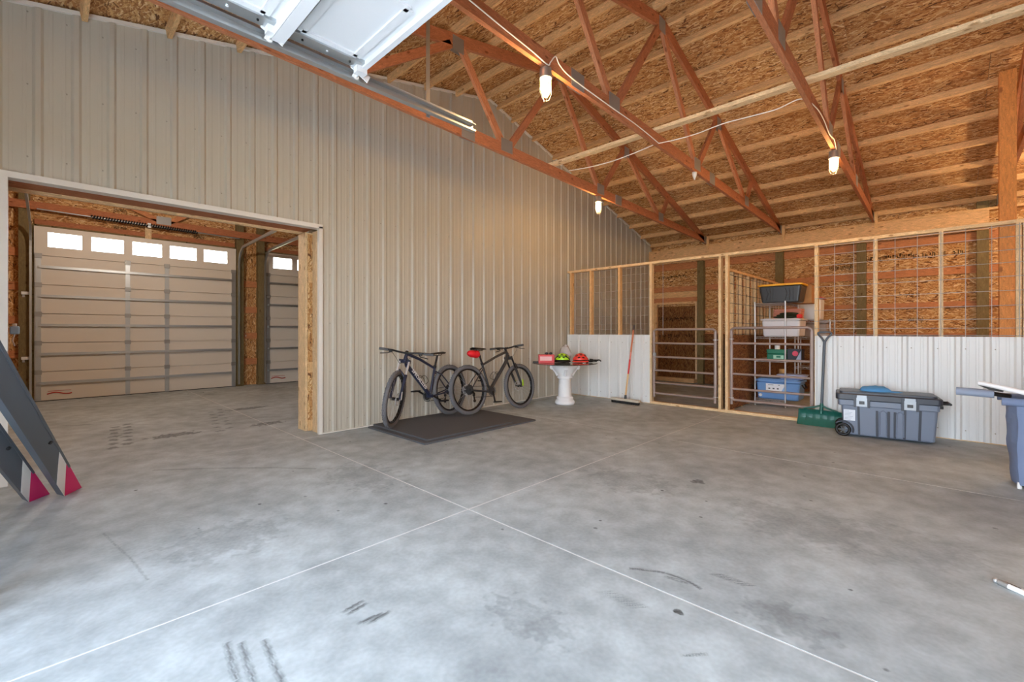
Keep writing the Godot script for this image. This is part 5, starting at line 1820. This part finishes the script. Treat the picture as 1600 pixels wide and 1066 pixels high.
func build_cart() -> void:
	# fabric bag cart standing half in the picture
	var t := thing("bag_cart", "blue fabric bag cart with a white tube frame and foam grip", "cart", Vector3(0.64, 0, -5.5))
	var cl := sm_(Color(0.44, 0.50, 0.62), 0.8)
	var q := mb()
	var rows := 14
	var ring := 64
	var nz := fast_noise(21, 3.0, 3)
	var P := []
	for i in rows + 1:
		var v := i / float(rows)
		var row := []
		for j in ring:
			var a := TAU * j / ring
			var c := Vector2(cos(a), sin(a))
			var sq := c / maxf(absf(c.x), absf(c.y))
			var p2 := c.lerp(sq, 0.42)
			var hw := lerpf(0.235, 0.27, v) + 0.004 * sin(v * 5.0)
			var p := Vector3(p2.x * hw, 0.03 + v * 0.66, p2.y * lerpf(0.19, 0.23, v))
			p += Vector3(p2.x, 0, p2.y) * nz.get_noise_3dv(p * Vector3(1.0, 1.2, 1.0)) * 0.016
			row.append(p)
		P.append(row)
	for i in rows:
		for j in ring:
			var k := (j + 1) % ring
			q.quad(P[i][k], P[i][j], P[i + 1][j], P[i + 1][k])
	for j in range(1, ring - 1):
		q.tri(P[0][0], P[0][j], P[0][j + 1])
	part("bag", q, cl, t)
	for s in [-1.0, 1.0]:
		part("fabric_cuff", mb().cyl(Vector3(-0.3, 0.69, 0.2 * s), Vector3(0.3, 0.69, 0.2 * s), 0.032, 10), cl, t)
	var fm := mb()
	fm.tube(smooth([Vector3(-0.42, 0.82, 0.12), Vector3(-0.38, 0.815, 0.14), Vector3(-0.2, 0.775, 0.2), Vector3(0.0, 0.735, 0.24), Vector3(0.3, 0.73, 0.24)], 4), 0.019, 10)
	fm.cyl(Vector3(0.0, 0.735, 0.24), Vector3(0.34, 0.735, 0.24), 0.03, 10)
	part("frame_tube", fm, M.white, t)
	part("lever", mb().tube([Vector3(-0.42, 0.815, 0.115), Vector3(-0.36, 0.785, 0.13), Vector3(-0.29, 0.775, 0.16)], 0.016, 8), M.graphite, t)
	part("handle_rod", mb().cyl(Vector3(-0.36, 0.73, 0.0), Vector3(-0.24, 0.72, 0.05), 0.018, 10), M.blackmetal, t)
	var fo := mb()
	fo.cyl(Vector3(-0.555, 0.732, -0.0), Vector3(-0.33, 0.727, 0.02), 0.034, 16)
	part("foam_grip", fo, sm_(Color(0.55, 0.59, 0.66), 0.9), t)
	for s in [-1.0, 1.0]:
		part("foot", mb().cyl(Vector3(-0.2, 0.0, 0.14 * s), Vector3(-0.2, 0.05, 0.14 * s), 0.015, 10), M.whiteplastic, t)
		part("foot", mb().cyl(Vector3(0.2, 0.0, 0.14 * s), Vector3(0.2, 0.05, 0.14 * s), 0.015, 10), M.whiteplastic, t)

func build_ramp_rails() -> void:
	var d := Vector3(1.166, 0.896, 0.266).normalized()
	var gm := sm_(Color(0.36, 0.39, 0.43), 0.35, 0.2)
	var pk := sm_(Color(0.88, 0.12, 0.45), 0.5)
	var specs := [[Vector3(-4.80, 0, -0.089), Vector3(-4.966, 0, -0.19), "dark grey metal ramp rail with a pink and white tip, nearer the opening", RA_], [Vector3(-4.816, 0, 0.094), Vector3(-4.948, 0, -0.012), "dark grey metal ramp rail with a pink and white tip at the picture edge", RB_]]
	for s in specs:
		var A: Vector3 = s[0]
		var B: Vector3 = s[1]
		var e := (B - A).normalized()
		var L := A.distance_to(B)
		var nn := e.cross(d).normalized()
		if nn.dot(Vector3(0, 1.25, 0) - A) < 0: nn = -nn
		var t := thing("ramp_rail", s[2], "ramp", A, 0.0, "pair of leaning ramp rails")
		var th := -nn * 0.05
		var b := mb()
		b.prism(PackedVector2Array([Vector2(0, 0), Vector2(L, 0), Vector2(L, 2.5), Vector2(0, 2.5)]), e, d, Vector3.ZERO, th)
		part("beam", b, gm, t)
		# raised lips along both edges
		for k in [0.008, L - 0.008]:
			part("edge_lip", mb().bar(e * k + d * 0.42 + nn * 0.002, e * k + d * 2.49 + nn * 0.002, 0.014, 0.006, nn), gm, t)
		part("bolt", mb().cyl(e * (L - 0.05) + d * 0.86 , e * (L - 0.05) + d * 0.86 + nn * 0.01, 0.012, 10), M.black, t)
		var st: Array = s[3]
		part("white_band", mb().prism(PackedVector2Array([Vector2(0.0, 0.0), Vector2(L, st[0]), Vector2(L, st[1]), Vector2(0.0, st[2])]), e, d, nn * 0.0, nn * 0.002), M.white, t)
		part("pink_tip", mb().prism(PackedVector2Array([Vector2(0.0, 0.0), Vector2(L, 0.0), Vector2(L, st[0])]), e, d, nn * 0.0, nn * 0.0022), pk, t)
	# the trestle that carries their upper ends, outside the picture
	var tr := thing("steel_trestle", "tall steel trestle carrying the upper ends of the ramp rails", "trestle", Vector3(-2.98, 0, 0.38))
	part("cross_bar", mb().bar(Vector3(0.1, 1.355, 0.2), Vector3(-0.12, 1.355, -0.16), 0.05, 0.05), M.blackmetal, tr)
	for q in [[0.1, 0.2], [-0.12, -0.16]]:
		for k in [-1.0, 1.0]:
			part("leg", mb().bar(Vector3(q[0], 1.34, q[1]), Vector3(q[0] + 0.12 * k, 0, q[1] + 0.02 * k), 0.035, 0.035), M.blackmetal, tr)

const RA_ := [0.54, 0.74, 0.24]
const RB_ := [0.51, 0.70, 0.2]

func build_floor_pole() -> void:
	var a := Vector3(0.19, 0.014, -3.262)
	var d := Vector3(0.8, 0, 0.6).normalized()
	var t := thing("white_pole", "white tube with a grey end fitting lying on the concrete", "pole", a)
	part("tube", mb().cyl(d * 0.05, d * 1.1, 0.0125, 12), M.white, t)
	part("end_fitting", mb().cyl(d * 0.012, d * 0.052, 0.0145, 12), M.plate, t)
	part("tip", mb().ball(Vector3(0.0, 0, 0), Vector3(0.012, 0.012, 0.012), 10, 8), M.chrome, t)
	var s := Vector3(-d.z, 0, d.x) * -0.018
	part("cord", mb().tube(smooth([s + d * 0.0, s + d * 0.05 + Vector3(0, 0.004, 0), s + d * 0.2 , s + d * 0.5, s * 1.1 + d * 0.9], 4), 0.005, 6), M.black, t)
	for k in 5:
		part("clip", mb().box(d * (0.1 + 0.09 * k) + s * 0.7, Vector3(0.02, 0.02, 0.012), Basis(Vector3.UP, -0.64)), M.whiteplastic, t)
